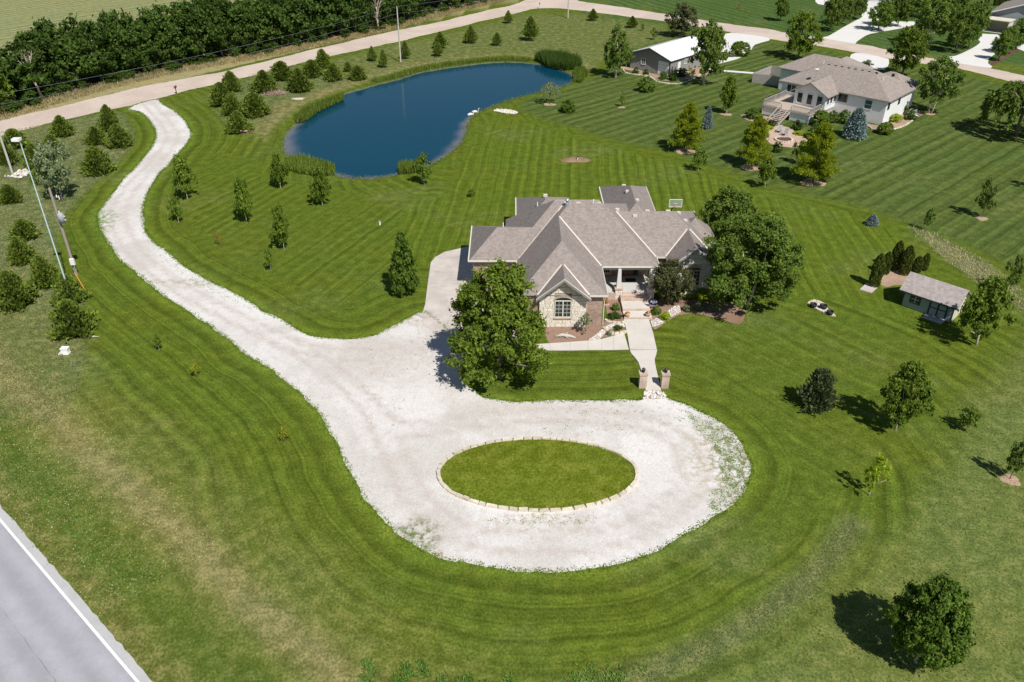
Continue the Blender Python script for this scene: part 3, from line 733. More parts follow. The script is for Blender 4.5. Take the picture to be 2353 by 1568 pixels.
hmb().box(20.15, 21.1, 78.0, 82.0, 0, EV).build('wall', M['brick'], house)
# gutters / drip edges along the eaves
def gutter(p, q, z=EV, w=.055, h=.10, mat='trim'):
    p = Vector((*p, z)); q = Vector((*q, z)); d = (q - p).normalized(); nrm = Vector((d.y, -d.x, 0))
    return hmb().extr([p - Vector((0, 0, h)), p - Vector((0, 0, h)) + nrm * w, p + nrm * w + Vector((0, 0, .05)), p + Vector((0, 0, .05))], q - p).build('gutter', M[mat], house)
gutter((-4.31, 82.2), (-4.31, 73.73), w=.12); gutter((-4.4, 73.73), (.5, 73.73), w=.09)
gutter((.5, 90.29), (.5, 82.3), w=.12); gutter((8.95, 72.43), (14.6, 72.43), w=.10); gutter((14.56, 72.4), (14.56, 74.5), w=.07)
gutter((14.6, 74.54), (16.1, 74.54), w=.07); gutter((20.55, 77), (20.55, 86.26), w=.07); gutter((7.2, 66.47), (8.9, 66.47), w=.08); gutter((8.87, 66.45), (8.87, 72.3), w=.06)
gutter((10.6, 93.7), (10.6, 88.6), w=.12); gutter((16.18, 86.3), (16.18, 93.7), w=.07)
gutter((.5, 73.6), (.5, 66.5), w=.08)
for x, y in ((8.62, 66.78), (13.95, 75.5)):
    hmb().tube([(x, y, EV - .1), (x, y, .1)], .045, 6).build('downspout', M['trim'], house)
# open valleys (pale flashing strips)
def valley(p, q, w=.13, lift=.05):
    p = Vector(p); q = Vector(q); d = (q - p).normalized(); sd = d.cross(Vector((0, 0, 1))).normalized(); up = sd.cross(d).normalized()
    if up.z < 0: up = -up
    a = p + up * lift; b = q + up * lift
    hmb().extr([a - sd * w, a + up * .025, a + sd * w, a - up * .01], b - a).build('valley', M['valley'], house)
def meet(ax, ay, sx, sy, m, ev=EV): return (ax + sx * m, ay + sy * m, ev + SL * m)
valley(meet(.56, 73.73, 1, 1, .15), meet(.56, 73.73, 1, 1, 4.95))
valley(meet(8.87, 72.43, -1, 1, .05), meet(8.87, 72.43, -1, 1, 4.1))
valley(meet(14.56, 74.54, -1, 1, .02), meet(14.56, 74.54, -1, 1, 3.85))
# front stone gables
def clip(poly, planes):
    for (px, pz, nx, nz) in planes:
        out = []
        for i in range(len(poly)):
            a, b = poly[i], poly[(i + 1) % len(poly)]
            da = (a[0]-px)*nx + (a[1]-pz)*nz; db = (b[0]-px)*nx + (b[1]-pz)*nz
            if da >= 0: out.append(a)
            if (da >= 0) != (db >= 0):
                t = da / (da - db); out.append((a[0] + (b[0]-a[0])*t, a[1] + (b[1]-a[1])*t))
        poly = out
        if len(poly) < 3: return None
    return poly
def stone_face(parent, x0, x1, y, ztop, planes=(), holes=(), th=.07, seed=1, zb=0.0):
    rr = random.Random(seed); z = zb
    while z < ztop - .05:
        hgt = rr.choice((.16, .2, .24, .28, .3)); hgt = min(hgt, ztop - z); x = x0 - rr.random() * .3
        while x < x1:
            w = rr.uniform(.28, .75)
            a, b = max(x, x0), min(x + w, x1); x += w
            if b - a < .06: continue
            segs = [(a, b)]
            for hx0, hx1, hz0, hz1 in holes:
                if z < hz1 and z + hgt > hz0:
                    ns = []
                    for s0, s1 in segs:
                        if s1 <= hx0 or s0 >= hx1: ns.append((s0, s1))
                        else:
                            if hx0 - s0 > .05: ns.append((s0, hx0))
                            if s1 - hx1 > .05: ns.append((hx1, s1))
                    segs = ns
            for s0, s1 in segs:
                gpp = .012; d = th * rr.uniform(.75, 1.25)
                pl = clip([(s0+gpp, z+gpp), (s1-gpp, z+gpp), (s1-gpp, z+hgt-gpp), (s0+gpp, z+hgt-gpp)], planes)
                if not pl: continue
                jit = lambda: rr.uniform(-.012, .012)
                cxx = sum(p[0] for p in pl) / len(pl); czz = sum(p[1] for p in pl) / len(pl)
                back = [Vector((p[0], y + .005, p[1])) for p in pl]
                front = [Vector((cxx + (p[0]-cxx)*.96 + jit(), y - d, czz + (p[1]-czz)*.93 + jit())) for p in pl]
                k = len(pl)
                mb = hmb(); mb.add(back + front, [tuple(range(k)), tuple(range(k, 2*k))[::-1]] + [(i, (i+1) % k, k+(i+1) % k, k+i) for i in range(k)])
                mb.build('stone', M['stone'], parent)
        z += hgt
def window(parent, x0, x1, z0, z1, y, arch=0.0, cols=2, rows=4, split=True, mat='trim'):
    """casement pair seen from the south: frame > pane, muntin"""
    f = hmb(); t = .075
    f.box(x0, x0+t, y-.10, y, z0, z1); f.box(x1-t, x1, y-.10, y, z0, z1); f.box(x0+t, x1-t, y-.10, y, z0, z0+t); f.box(x0+t, x1-t, y-.10, y, z1-t, z1)
    xm = (x0 + x1) / 2
    if split: f.box(xm-.05, xm+.05, y-.11, y, z0+t, z1-t)
    w = f.build('window', M[mat], parent)
    halves = [(x0+t, xm-.05), (xm+.05, x1-t)] if split else [(x0+t, x1-t)]
    for a, b in halves:
        hmb().box(a, b, y-.04, y-.02, z0+t, z1-t).build('pane', M['glass'], w)
        mu = hmb()
        for i in range(1, cols): xx = a + (b-a)*i/cols; mu.box(xx-.012, xx+.012, y-.06, y-.04, z0+t, z1-t)
        for i in range(1, rows): zz = z0+t + (z1-z0-2*t)*i/rows; mu.box(a, b, y-.062, y-.04, zz-.012, zz+.012)
        mu.build('muntin', M[mat], w)
    if arch:
        pts = [(x0, z1 + .03)] + [(xm + (x1-x0)/2*math.cos(math.pi - math.pi*i/10), z1 + .03 + arch*math.sin(math.pi*i/10)) for i in range(1, 10)] + [(x1, z1 + .03)]
        hmb().extr([(p[0], y-.02, p[1]) for p in pts], (0, -.02, 0)).build('pane', M['glass'], w)
        # soldier course of bricks round the arch
        ab = hmb(); N = 15
        for i in range(N):
            a0, a1 = math.pi - math.pi*(i+.06)/N, math.pi - math.pi*(i+.94)/N
            r0, r1 = 1.0, 1.0 + .26
            def P(a, r): return (xm + ((x1-x0)/2 + (r-1)*.55) * math.cos(a), z1 + .03 + (arch + (r-1)*.85) * max(math.sin(a), 0))
            q = [P(a0, r0), P(a1, r0), P(a1, r1), P(a0, r1)]
            ab.extr([(p[0], y, p[1]) for p in q], (0, -.11, 0))
        ab.build('brick_arch', M['brick_p'], w)
    hmb().box(x0-.08, x1+.08, y-.16, y, z0-.14, z0-.005).build('sill', M['brick_p'], w)
    return w
def gable(xc, hw, y_wall, y_front, apex, x0, x1, y_back, win, seed):
    wall = hmb()
    sl = (apex - EV) / hw
    prof = [(x0, 0), (x1, 0), (x1, EV + sl * (hw - (x1 - xc))), (xc, apex - .12), (x0, EV + sl * (hw - (xc - x0)))]
    wall.extr([(p[0], y_wall, p[1]) for p in prof], (0, .45, 0))
    wl = wall.build('stone_wall', M['mortar'], house)
    w = win
    pls = [(xc, apex - .22, -sl, -1), (xc, apex - .22, sl, -1)]
    stone_face(wl, x0, x1, y_wall, apex - .15, pls, [(w[0]-.03, w[1]+.03, w[2]-.17, w[3]+.62)] if w else (), seed=seed)
    window(house, w[0], w[1], w[2], w[3], y_wall, arch=.30)
    # fill of stones beside the arch comes from the mortar bed; roof planes:
    t = .11
    for s in (-1, 1):
        e = (xc + s * hw, EV); a = (xc, apex)
        hmb().extr([(a[0], y_front, a[1]), (e[0], y_front, e[1]), (e[0], y_front, e[1] - t), (a[0], y_front, a[1] - t)], (0, y_back - y_front, 0)).build('gable_roof', M['roof'], house)
        hmb().extr([(a[0], y_front - .05, a[1] + .03), (e[0] + s*.06, y_front - .05, e[1] - .02), (e[0] + s*.06, y_front - .05, e[1] - .30), (a[0], y_front - .05, a[1] - .26)], (0, .045, 0)).build('rake_board', M['fascia'], house)
        hmb().extr([(a[0], y_front - .07, a[1] + .05), (e[0] + s*.06, y_front - .07, e[1]), (e[0] + s*.06, y_front - .07, e[1] - .06), (a[0], y_front - .07, a[1] - .01)], (0, .10, 0)).build('drip_edge', M['trim'], house)
gable(4.76, 2.48, 66.6, 65.85, 5.42, 2.55, 6.95, 69.4, (3.98, 5.55, 1.05, 2.85), 3)
valley((2.35, 66.5, 3.47), (4.62, 68.85, 5.42), .10, .03); valley((7.17, 66.5, 3.47), (4.90, 68.85, 5.42), .10, .03)
gable(18.0, 2.5, 73.0, 72.25, 5.40, 15.75, 20.15, 77.6, (17.45, 18.85, 1.02, 2.74), 9)
valley((15.5, 74.6, 3.47), (17.86, 76.9, 5.42), .10, .03); valley((20.4, 74.6, 3.5), (18.15, 76.9, 5.42), .10, .03)
hmb().box(15.75, 20.15, 73.46, 74.95, 0, EV - .02).build('wall', M['brick'], house)
# garage door in the west wall, front windows in the shade
gd = hmb()
gd.box(-3.99, -3.9, 75.0, 80.9, .05, 2.45); gdo = gd.build('garage_door', M['white'], house)
for i in range(1, 4): hmb().box(-4.0, -3.985, 75.0, 80.9, .05 + .6*i - .01, .05 + .6*i + .01).build('panel_joint', M['fascia'], gdo)
window(house, -2.6, -1.2, 1.0, 2.5, 74.15); window(house, 9.35, 10.2, 1.1, 2.6, 75.6, split=False, cols=3)
window(house, 14.3, 15.3, 1.2, 2.6, 74.95, split=False, cols=3)
# porch
porch = hmb(); porch.box(8.5, 14.1, 72.0, 75.6, 0, .80).build('porch_floor', M['porch'], house)
hmb().box(8.52, 10.62, 71.84, 72.0, 0, .72).build('porch_edge', M['brick_p'], house)
hmb().box(8.92, 14.08, 72.5, 72.8, 3.02, 3.38).build('porch_beam', M['fascia'], house)
hmb().box(8.92, 14.05, 72.8, 75.58, 3.25, 3.33).build('porch_ceiling', M['fascia'], house)
d = hmb(); d.box(11.45, 13.05, 75.5, 75.6, .8, 2.95); dr_ = d.build('front_door', M['door'], house)
hmb().box(11.55, 12.45, 75.44, 75.5, .85, 2.9).build('leaf', M['door'], dr_); hmb().box(12.55, 12.95, 75.45, 75.5, .95, 2.85).build('sidelight', M['glass'], dr_)
hmb().tube([(12.36, 75.40, 1.75), (12.36, 75.40, 1.95)], .02, 6).build('handle', M['black'], dr_)
for x, sd in ((10.66, 21), (13.85, 22)):
    pb = hmb(); pb.box(x-.36, x+.36, 71.85, 72.6, 0, 1.18); p_ = pb.build('column_base', M['mortar'], house)
    stone_face(p_, x-.36, x+.36, 71.85, 1.15, seed=sd, th=.05)
    hmb().box(x-.42, x+.42, 71.72, 72.66, 1.18, 1.28).build('cap', M['brick_p'], p_)
    c_ = hmb(); c_.add([(x-.24,72.0,1.28),(x+.24,72.0,1.28),(x+.24,72.48,1.28),(x-.24,72.48,1.28),(x-.15,72.2,3.2),(x+.15,72.2,3.2),(x+.15,72.48,3.2),(x-.15,72.48,3.2)], [(0,3,2,1),(4,5,6,7),(0,1,5,4),(1,2,6,5),(2,3,7,6),(3,0,4,7)])
    c_.build('column', M['column'], house)
# steps: brick noses, concrete treads
st = [(67.85, 69.25, .17, .2), (69.25, 70.95, .33, .2), (70.95, 71.4, .49, .45), (71.4, 71.85, .65, .45)]
for i, (y0, y1, z, nose) in enumerate(st):
    s_ = hmb(); s_.box(10.82, 13.48, y0 + min(nose, .2), y1, 0, z); so = s_.build('step', M['walk'] if i < 2 else M['brick_p'], house)
    hmb().box(10.80, 13.50, y0, y0 + min(nose, .2) - .002, 0, z + .006).build('nosing', M['brick_p'], so)
hmb().box(11.05, 13.45, 71.85, 72.0, 0, .806).build('nosing', M['brick_p'], house)
hmb().box(11.65, 12.7, 74.2, 74.9, .80, .815).build('door_mat', M['black'], house)
# roof furniture
def pipe(x, y, z, h=.45, r=.05): return hmb().tube([(x, y, z - .15), (x, y, z + h)], r, 8).build('vent_pipe', M['pvc'], house)
def roofz(x, y):   # covering height of the joined roofs
    zs = []
    for (x0, x1, y0, y1) in ((-4.31, 12, 73.73, 82.21), (.55, 14.56, 72.43, 88.4), (.5, 8.87, 66.47, 95), (.5, 6.7, 70, 90.29), (10.6, 16.18, 75, 93.7), (8, 20.55, 74.54, 86.26)):
        if x0 <= x <= x1 and y0 <= y <= y1: zs.append(min(SL*(x-x0), SL*(x1-x), SL*(y-y0), SN*(y1-y)))
    return EV + (max(zs) if zs else 0)
for x, y, h in ((-.9, 76.8, .5), (2.75, 83.0, .5), (2.75, 82.0, .35), (8.3, 78.2, .45), (19.4, 81.0, .5)): pipe(x, y, roofz(x, y), h)
def flue(x, y):
    z = roofz(x, y); f = hmb(); f.lathe([(.20, -.25), (.17, .05), (.13, .1), (.13, .35), (.2, .36), (.2, .5), (.06, .56)], (x, y, z), 12); f.build('flue', M['steel'], house, True)
flue(5.6, 77.9); flue(19.0, 92.0) if False else None
def turtle(x, y, rz=0.0):
    z = roofz(x, y) + .02; f = hmb(); f.box(x-.22, x+.22, y-.18, y+.18, z - .1, z+.13); o = f.build('roof_vent', M['valley'], house)
for x, y in ((12.9, 89.5), (13.0, 87.0), (12.6, 78.0), (17.3, 79.2), (17.9, 78.4), (3.65, 84.2), (6.8, 78.6), (8.9, 78.7), (10.9, 79.2), (13.7, 84.3), (14.2, 80.0), (16.2, 79.2)): turtle(x, y)

# ------------------------------------------------------------------ plants: templates
def leaf_mesh(name, C, N, S, mat, aspect=.55, rng=RNG):
    """diamond leaf-sprays: centre C, facing N, size S"""
    n = len(C)
    N = N / (np.linalg.norm(N, axis=1, keepdims=True) + 1e-9)
    r = rng.normal(0, 1, (n, 3)); T = r - N * (r * N).sum(1, keepdims=True); T /= np.linalg.norm(T, axis=1, keepdims=True) + 1e-9
    B = np.cross(N, T); S = S[:, None]
    V = np.stack([C - T * S, C + B * S * aspect + N * S * .12, C + T * S, C - B * S * aspect + N * S * .12], 1).reshape(-1, 3)
    return npmesh(name, V, np.arange(4 * n).reshape(-1, 4), mat)
def spike_mesh(name, C, D, L, Wd, mat, rng=RNG):
    """narrow sprays / blades: root C, direction D, length L, width Wd (one triangle pair)"""
    n = len(C); D = D / (np.linalg.norm(D, axis=1, keepdims=True) + 1e-9)
    r = rng.normal(0, 1, (n, 3)); T = np.cross(D, r); T /= np.linalg.norm(T, axis=1, keepdims=True) + 1e-9
    L = L[:, None]; w = Wd[:, None]
    V = np.stack([C, C + D * L * .55 + T * w, C + D * L, C + D * L * .5 - T * w], 1).reshape(-1, 3)
    return npmesh(name, V, np.arange(4 * n).reshape(-1, 4), mat)
def sph(n, rng):
    v = rng.normal(0, 1, (n, 3)); return v / np.linalg.norm(v, axis=1, keepdims=True)
PROFILES = {
 'round': lambda t: np.clip(1 - ((t - .42) / .60)**2, 0, 1)**.55,
 'oval': lambda t: np.clip(1 - ((t - .38) / .64)**2, 0, 1)**.8,
 'pyr': lambda t: np.clip(t / .12, 0, 1)**.7 * (1 - t)**.72 * 1.02,
 'bigp': lambda t: np.clip(t / .16, 0.3, 1)**.6 * np.clip(1 - t, 0, 1)**.48 * 1.05,
 'vase': lambda t: np.clip(.35 + t * 1.1, 0, 1) * np.clip((1 - t) / .35, 0, 1)**.6,
 'flat': lambda t: np.clip(1 - ((t - .55) / .62)**2, 0, 1)**.5,
}
def tree_tpl(seed, prof='round', cb=.22, nclump=70, per=90, leaf=.030, csize=.17, outer=.5, mat='oak', bark='bark', trunk=.022, stems=1, lean=0.0, hole=0.0, lump=.20, voids=4):
    """unit tree: height 1, crown diameter 1; returns (trunk mesh, crown mesh)"""
    nclump = int(nclump * 1.9); per = int(per * 1.0); csize = csize * .74; leaf = leaf * .72
    rng = np.random.default_rng(seed); pf = PROFILES[prof]
    ts, P = [], []
    while len(P) < nclump:
        t = rng.random(); rr = float(pf(np.array(t)))
        if rng.random() > rr * .9 + .08: continue
        a = rng.random() * 2 * math.pi; q = (outer + (1 - outer) * rng.random()**.7) if rng.random() > .22 else rng.random() * outer
        lobe = 1 + lump * (math.sin(3 * a + seed + 4 * t) * .6 + math.sin(2 * a - 7 * t + seed * 2) * .5 + math.sin(5 * a + 9 * t + seed * 3) * .4)
        rad = .5 * rr * q * (1 - csize * .55) * lobe
        P.append((rad * math.cos(a), rad * math.sin(a), cb + t * (1 - cb) * (1 - csize * .35))); ts.append(t)
    P = np.array(P)
    if hole: P = P[rng.random(len(P)) > hole]
    for _ in range(voids):                      # gaps where the sky or the limbs show through
        a = rng.random() * 6.28; zc = cb + (1 - cb) * rng.uniform(.1, .95); c0 = np.array((.34 * math.cos(a), .34 * math.sin(a), zc)); P = P[np.linalg.norm((P - c0) * np.array((1, 1, 1.2)), axis=1) > rng.uniform(.08, .15)]
    Cs, Ns, Ss = [], [], []
    ctr = np.array((0, 0, cb + (1 - cb) * .4))
    for p in P:
        k = int(per * rng.uniform(.6, 1.35)); rs = csize * rng.uniform(.55, 1.0) * .5
        dvec = sph(k, rng); rad = rs * rng.random(k)[:, None]**.42
        sc = np.array((1, 1, .72))
        c = p + dvec * rad * sc
        outw = (c - ctr); outw /= np.linalg.norm(outw, axis=1, keepdims=True) + 1e-9
        Cs.append(c); Ns.append(dvec * .7 + outw * .5 + rng.normal(0, .55, (k, 3)) + np.array((0, 0, .35))); Ss.append(leaf * rng.uniform(.4, 1.55, k))
    C = np.concatenate(Cs); Nn = np.concatenate(Ns); S = np.concatenate(Ss)
    C = C + rng.normal(0, csize * .22, C.shape) * (rng.random((len(C), 1)) < .45)
    C = C[(C[:, 2] > max(.0, cb * .6)) | (cb < .05)]; Nn = Nn[:len(C)]; S = S[:len(C)]; C[:, 2] = np.clip(C[:, 2], .0, 1.02)
    C[:, 0] += lean * C[:, 2]
    crown = leaf_mesh('crown', C, Nn, S, M[mat], .6, rng)
    tb = MB(); rr_ = random.Random(seed)
    for s in range(stems):
        ang = 2 * math.pi * s / max(stems, 1) + .5; sp = .0 if stems == 1 else .09
        path = [(sp*.3*math.cos(ang), sp*.3*math.sin(ang), 0)]
        for i in range(1, 6):
            z = i / 5 * (cb + (1 - cb) * .6); path.append((sp*(.3+z*2)*math.cos(ang) + rr_.uniform(-.012, .012) + lean*z, sp*(.3+z*2)*math.sin(ang) + rr_.uniform(-.012, .012), z))
        tb.tube(path, [trunk * (1.35 if i == 0 else 1 - .13 * i) / (stems**.4) for i in range(6)], 7)
        for _ in range(5 if stems == 1 else 3):
            p = P[rr_.randrange(len(P))]; z0 = min(max(p[2] * rr_.uniform(.35, .7), cb * .55), cb + .45); b0 = Vector((sp*(.3+z0*2)*math.cos(ang) + lean*z0, sp*(.3+z0*2)*math.sin(ang), z0))
            e = Vector((p[0] + lean*p[2], p[1], p[2])); mid = b0.lerp(e, .5) + Vector((0, 0, -.02))
            tb.tube([b0, mid, e], [trunk * .5, trunk * .32, trunk * .12], 5)
    return tb.mesh('trunk', M[bark], True), crown
def cedar_tpl(seed, prof=.62, n=3400, L=.10, mat='cedar', lump=.22, stem=0.0):
    """bushy red cedar: upswept sprays in lumpy clumps"""
    rng = np.random.default_rng(seed)
    t = rng.random(n)**1.25; a = rng.random(n) * 2 * math.pi
    lob = 1 + lump * (np.sin(a * 3 + seed) * np.cos(t * 9 + seed * 2) + .6 * np.sin(a * 7 + t * 14 + seed * 3) + .5*np.sin(a*11 - t*23))
    rad = .5 * ((1 - t)**prof * np.clip((t + .12) / .26, .45, 1)) * lob * rng.random(n)**.42
    z = stem + t * (1 - stem) * .94
    C = np.stack([rad * np.cos(a), rad * np.sin(a), z], 1)
    D = np.stack([np.cos(a), np.sin(a), np.full(n, .75)], 1) + rng.normal(0, .42, (n, 3)); D[:, 2] += t * 1.3
    crown = spike_mesh('crown', C, D, L * rng.uniform(.6, 1.35, n) * (1 - t * .45), L * .26 * rng.uniform(.6, 1.3, n), M[mat], rng)
    tb = MB().tube([(0, 0, 0), (0, 0, .5), (0, 0, .9)], [.03, .018, .006], 6)
    return tb.mesh('trunk', M['bark'], True), crown
def spruce_tpl(seed, n=5200, mat='spruce', L=.085):
    rng = np.random.default_rng(seed)
    lay_ = rng.integers(0, 12, n); t = (lay_ + rng.random(n) * .8) / 12.0
    br = rng.integers(0, 11, n); a = br / 11 * 2 * math.pi + lay_ * 1.7 + rng.normal(0, .16, n)
    q = rng.random(n)**.6; rad = .5 * (1 - t)**.54 * np.clip((t + .10) / .2, .5, 1) * q * (1 + .20 * np.sin(br * 5 + lay_ * 3))
    C = np.stack([rad * np.cos(a), rad * np.sin(a), t * .95 + .02 - q * .035 + rng.normal(0, .008, n)], 1)
    D = np.stack([np.cos(a), np.sin(a), np.full(n, .25)], 1) + rng.normal(0, .5, (n, 3))
    crown = spike_mesh('crown', C, D, L * rng.uniform(.7, 1.3, n) * (1.1 - .5 * t), L * .3 * rng.uniform(.7, 1.3, n), M[mat], rng)
    return MB().tube([(0, 0, 0), (0, 0, .95)], [.03, .006], 6).mesh('trunk', M['bark'], True), crown
def cypress_tpl(seed, n=14000, mat='cypress'):
    """bald cypress: broad cone of feathery level boughs"""
    rng = np.random.default_rng(seed)
    nb = 74; bt = np.sort(rng.random(nb))**1.1; ba = np.cumsum(rng.uniform(1.8, 3.0, nb)); bl = .54 * (1 - bt)**.46 * rng.uniform(.72, 1.08, nb)
    i = rng.integers(0, nb, n); q = rng.random(n)**.62
    a = ba[i] + rng.normal(0, .13, n) / (q + .25); rad = bl[i] * q
    C = np.stack([rad * np.cos(a), rad * np.sin(a), .14 + bt[i] * .84 + q * .05 * (1 - bt[i]) + rng.normal(0, .014, n)], 1)
    D = np.stack([np.cos(a), np.sin(a), np.full(n, .15)], 1) + rng.normal(0, .65, (n, 3))
    crown = spike_mesh('crown', C, D, .060 * rng.uniform(.6, 1.3, n), .010 * rng.uniform(.6, 1.4, n), M[mat], rng)
    return MB().tube([(0, 0, 0), (0, 0, .5), (0, 0, .95)], [.03, .017, .004], 7).mesh('trunk', M['bark'], True), crown
def column_tpl(seed, n=3000, mat='arbor'):
    rng = np.random.default_rng(seed)
    t = rng.random(n); a = rng.random(n) * 2 * math.pi
    rad = .5 * np.clip((1 - t) / .32, 0, 1)**.55 * (.86 + .14 * np.clip(t / .15, 0, 1)) * (1 + .08 * np.sin(a * 5 + t * 21 + seed)) * rng.random(n)**.14
    C = np.stack([rad * np.cos(a), rad * np.sin(a), t * .96], 1)
    D = np.stack([np.cos(a) * .5, np.sin(a) * .5, np.ones(n)], 1) + rng.normal(0, .3, (n, 3))
    crown = spike_mesh('crown', C, D, .075 * rng.uniform(.7, 1.3, n), .035 * rng.uniform(.7, 1.3, n), M[mat], rng)
    return MB().tube([(0, 0, 0), (0, 0, .6)], [.05, .02], 6).mesh('trunk', M['bark'], True), crown
def willow_tpl(seed, n=5200, mat='olive', drop=.42):
    rng = np.random.default_rng(seed); ns = 120
    a = rng.random(ns) * 2 * math.pi; r = .5 * rng.random(ns)**.5; z = 1 - .28 * (r / .5)**2 * rng.uniform(.7, 1.3, ns); ln = drop * rng.uniform(.5, 1.1, ns) * (.5 + r)
    i = rng.integers(0, ns, n); q = rng.random(n)
    C = np.stack([(r[i] + .03 * q) * np.cos(a[i]) + rng.normal(0, .012, n), (r[i] + .03 * q) * np.sin(a[i]) + rng.normal(0, .012, n), z[i] - ln[i] * q], 1)
    D = np.stack([np.cos(a[i]) * .3, np.sin(a[i]) * .3, np.full(n, -1.0)], 1) + rng.normal(0, .4, (n, 3))
    crown = spike_mesh('crown', C, D, .065 * rng.uniform(.6, 1.3, n), .014 * rng.uniform(.6, 1.4, n), M[mat], rng)
    tb = MB().tube([(0, 0, 0), (.01, 0, .35), (0, .01, .75)], [.03, .022, .008], 7)
    for k in range(7): j = rng.integers(0, ns); tb.tube([(0, 0, .4), (r[j]*.6*math.cos(a[j]), r[j]*.6*math.sin(a[j]), .8), (r[j]*math.cos(a[j]), r[j]*math.sin(a[j]), z[j])], [.015, .009, .004], 5)
    return tb.mesh('trunk', M['bark'], True), crown

T = {}
T['cedar'] = [cedar_tpl(s, p, 3600, .135, lump=.34) for s, p in ((1, .52), (2, .64), (3, .46), (4, .56))]
T['cedar_d'] = [cedar_tpl(31, .5, 3800, .115, 'cedar_d', .42)]
T['cedar_f'] = [cedar_tpl(41, .8, 1500, .13, 'cedar', .2, .14), cedar_tpl(42, .62, 1500, .13, 'cedar', .25, .16)]
T['oak'] = [tree_tpl(s, 'bigp', .20, 46, 64, .046, .26, .45, 'oakl', 'palebark', .020, lump=.34, voids=5) for s in (5, 6, 7)]
T['oaksmall'] = [tree_tpl(s, 'oval', .30, 22, 46, .058, .30, .35, 'oakl', 'palebark', .020, lump=.3, voids=2) for s in (8, 9)]
T['maple'] = [tree_tpl(s, 'round', .20, 75, 85, .030, .20, .5, 'maple', 'bark', .026) for s in (12, 13)]
T['shade'] = [tree_tpl(s, 'round', .20, 70, 80, .034, .20, .5, 'birch', 'bark', .024) for s in (14, 15, 16)]
T['hedge'] = [tree_tpl(s, 'flat', .15, 52, 66, .046, .26, .55, 'hedge', 'palebark', .022, lump=.28, voids=7) for s in (21, 22, 23, 24)]
T['cotton'] = [tree_tpl(s, 'oval', .22, 60, 70, .032, .20, .45, 'birch', 'palebark', .028, hole=.12) for s in (26, 27)]
T['birch'] = [tree_tpl(28, 'oval', .24, 62, 75, .030, .19, .45, 'birch', 'palebark', .020, stems=2, hole=.12)]
T['bigoak'] = [tree_tpl(29, 'bigp', .10, 170, 170, .0165, .140, .5, 'maple', 'bark', .026, lump=.26, voids=9)]
T['bigbirch'] = [tree_tpl(30, 'round', .12, 190, 165, .0170, .138, .55, 'birch', 'palebark', .022, stems=3, lump=.26, voids=8)]
T['roundoak'] = [tree_tpl(33, 'round', .19, 150, 130, .025, .155, .6, 'oak', 'palebark', .028, lump=.10, voids=2)]
T['purple'] = [tree_tpl(34, 'vase', .12, 85, 95, .024, .19, .45, 'purple', 'bark', .020, stems=2), tree_tpl(35, 'round', .22, 70, 80, .030, .2, .5, 'purple', 'bark', .026)]
T['olive'] = [tree_tpl(36, 'flat', .25, 60, 75, .034, .22, .35, 'olive', 'bark', .028)]
T['sparse'] = [tree_tpl(37, 'oval', .24, 16, 26, .050, .24, .5, 'lime', 'palebark', .020), tree_tpl(38, 'pyr', .2, 22, 36, .046, .22, .4, 'maple', 'bark', .016)]
T['silver'] = [tree_tpl(61, 'oval', .25, 10, 26, .07, .3, .4, 'olive', 'palebark', .02)]
T['loose'] = [tree_tpl(39, 'pyr', .1, 70, 70, .034, .17, .5, 'oak', 'bark', .022), tree_tpl(40, 'oval', .24, 66, 84, .034, .19, .5, 'oakl', 'palebark', .022, lump=.3, voids=6)]
T['shrub'] = [tree_tpl(s, 'round', .0, 46, 60, .046, .28, .6, 'oak', 'bark', .02) for s in (43, 44)]
T['boxwood'] = [tree_tpl(45, 'round', .0, 110, 90, .036, .18, .85, 'oakl', 'bark', .02, lump=.03, voids=0)]
T['limeshrub'] = [tree_tpl(46, 'round', .0, 40, 60, .050, .28, .6, 'lime', 'bark', .02)]
T['greyshrub'] = [tree_tpl(47, 'round', .0, 40, 60, .050, .28, .6, 'olive', 'bark', .02)]
T['darkshrub'] = [tree_tpl(48, 'round', .0, 40, 60, .050, .28, .5, 'hedge', 'bark', .02)]
T['yellowsap'] = [tree_tpl(49, 'oval', .25, 12, 18, .075, .34, .4, 'yellowsap', 'bark', .02)]
T['redsap'] = [tree_tpl(50, 'oval', .25, 10, 14, .07, .3, .4, 'redsap', 'bark', .02)]
T['spruce'] = [spruce_tpl(51)]
T['cypress'] = [cypress_tpl(s) for s in (52, 53, 54)]
T['column'] = [column_tpl(55), column_tpl(56)]
T['willow'] = [willow_tpl(57, 2600, 'olive', .34), willow_tpl(58, 9000, 'birch', .5)]
T['leaner'] = [tree_tpl(59, 'oval', .26, 30, 60, .042, .24, .45, 'birch', 'bark', .018, lean=.12)]
NCAT = {'silver': ('shrub', 'shrub'), 'cedar': ('cedar_tree', 'cedar'), 'cedar_d': ('cedar_tree', 'cedar'), 'cedar_f': ('cedar_tree', 'cedar'), 'spruce': ('blue_spruce', 'spruce'), 'cypress': ('cypress_tree', 'cypress'), 'column': ('arborvitae', 'arborvitae'), 'willow': ('willow_tree', 'willow'),
        'shrub': ('shrub', 'shrub'), 'boxwood': ('shrub', 'shrub'), 'limeshrub': ('shrub', 'shrub'), 'greyshrub': ('shrub', 'shrub'), 'darkshrub': ('shrub', 'shrub'), 'yellowsap': ('sapling', 'sapling'), 'redsap': ('sapling', 'sapling'), 'sparse': ('young_tree', 'tree')}
def plant(kind, loc, w, h, label, group=None, var=None, rz=None, name=None, cat=None):
    lst = T[kind]; tr, cr = lst[random.randrange(len(lst)) if var is None else var]
    nm, ct = NCAT.get(kind, ('tree', 'tree'))
    o = empty(name or nm, loc, random.random() * 6.28 if rz is None else rz)
    tag(o, label, cat or ct, group)
    o.scale = (w, w, h)
    link('trunk', tr, o); link('crown', cr, o)
    return o
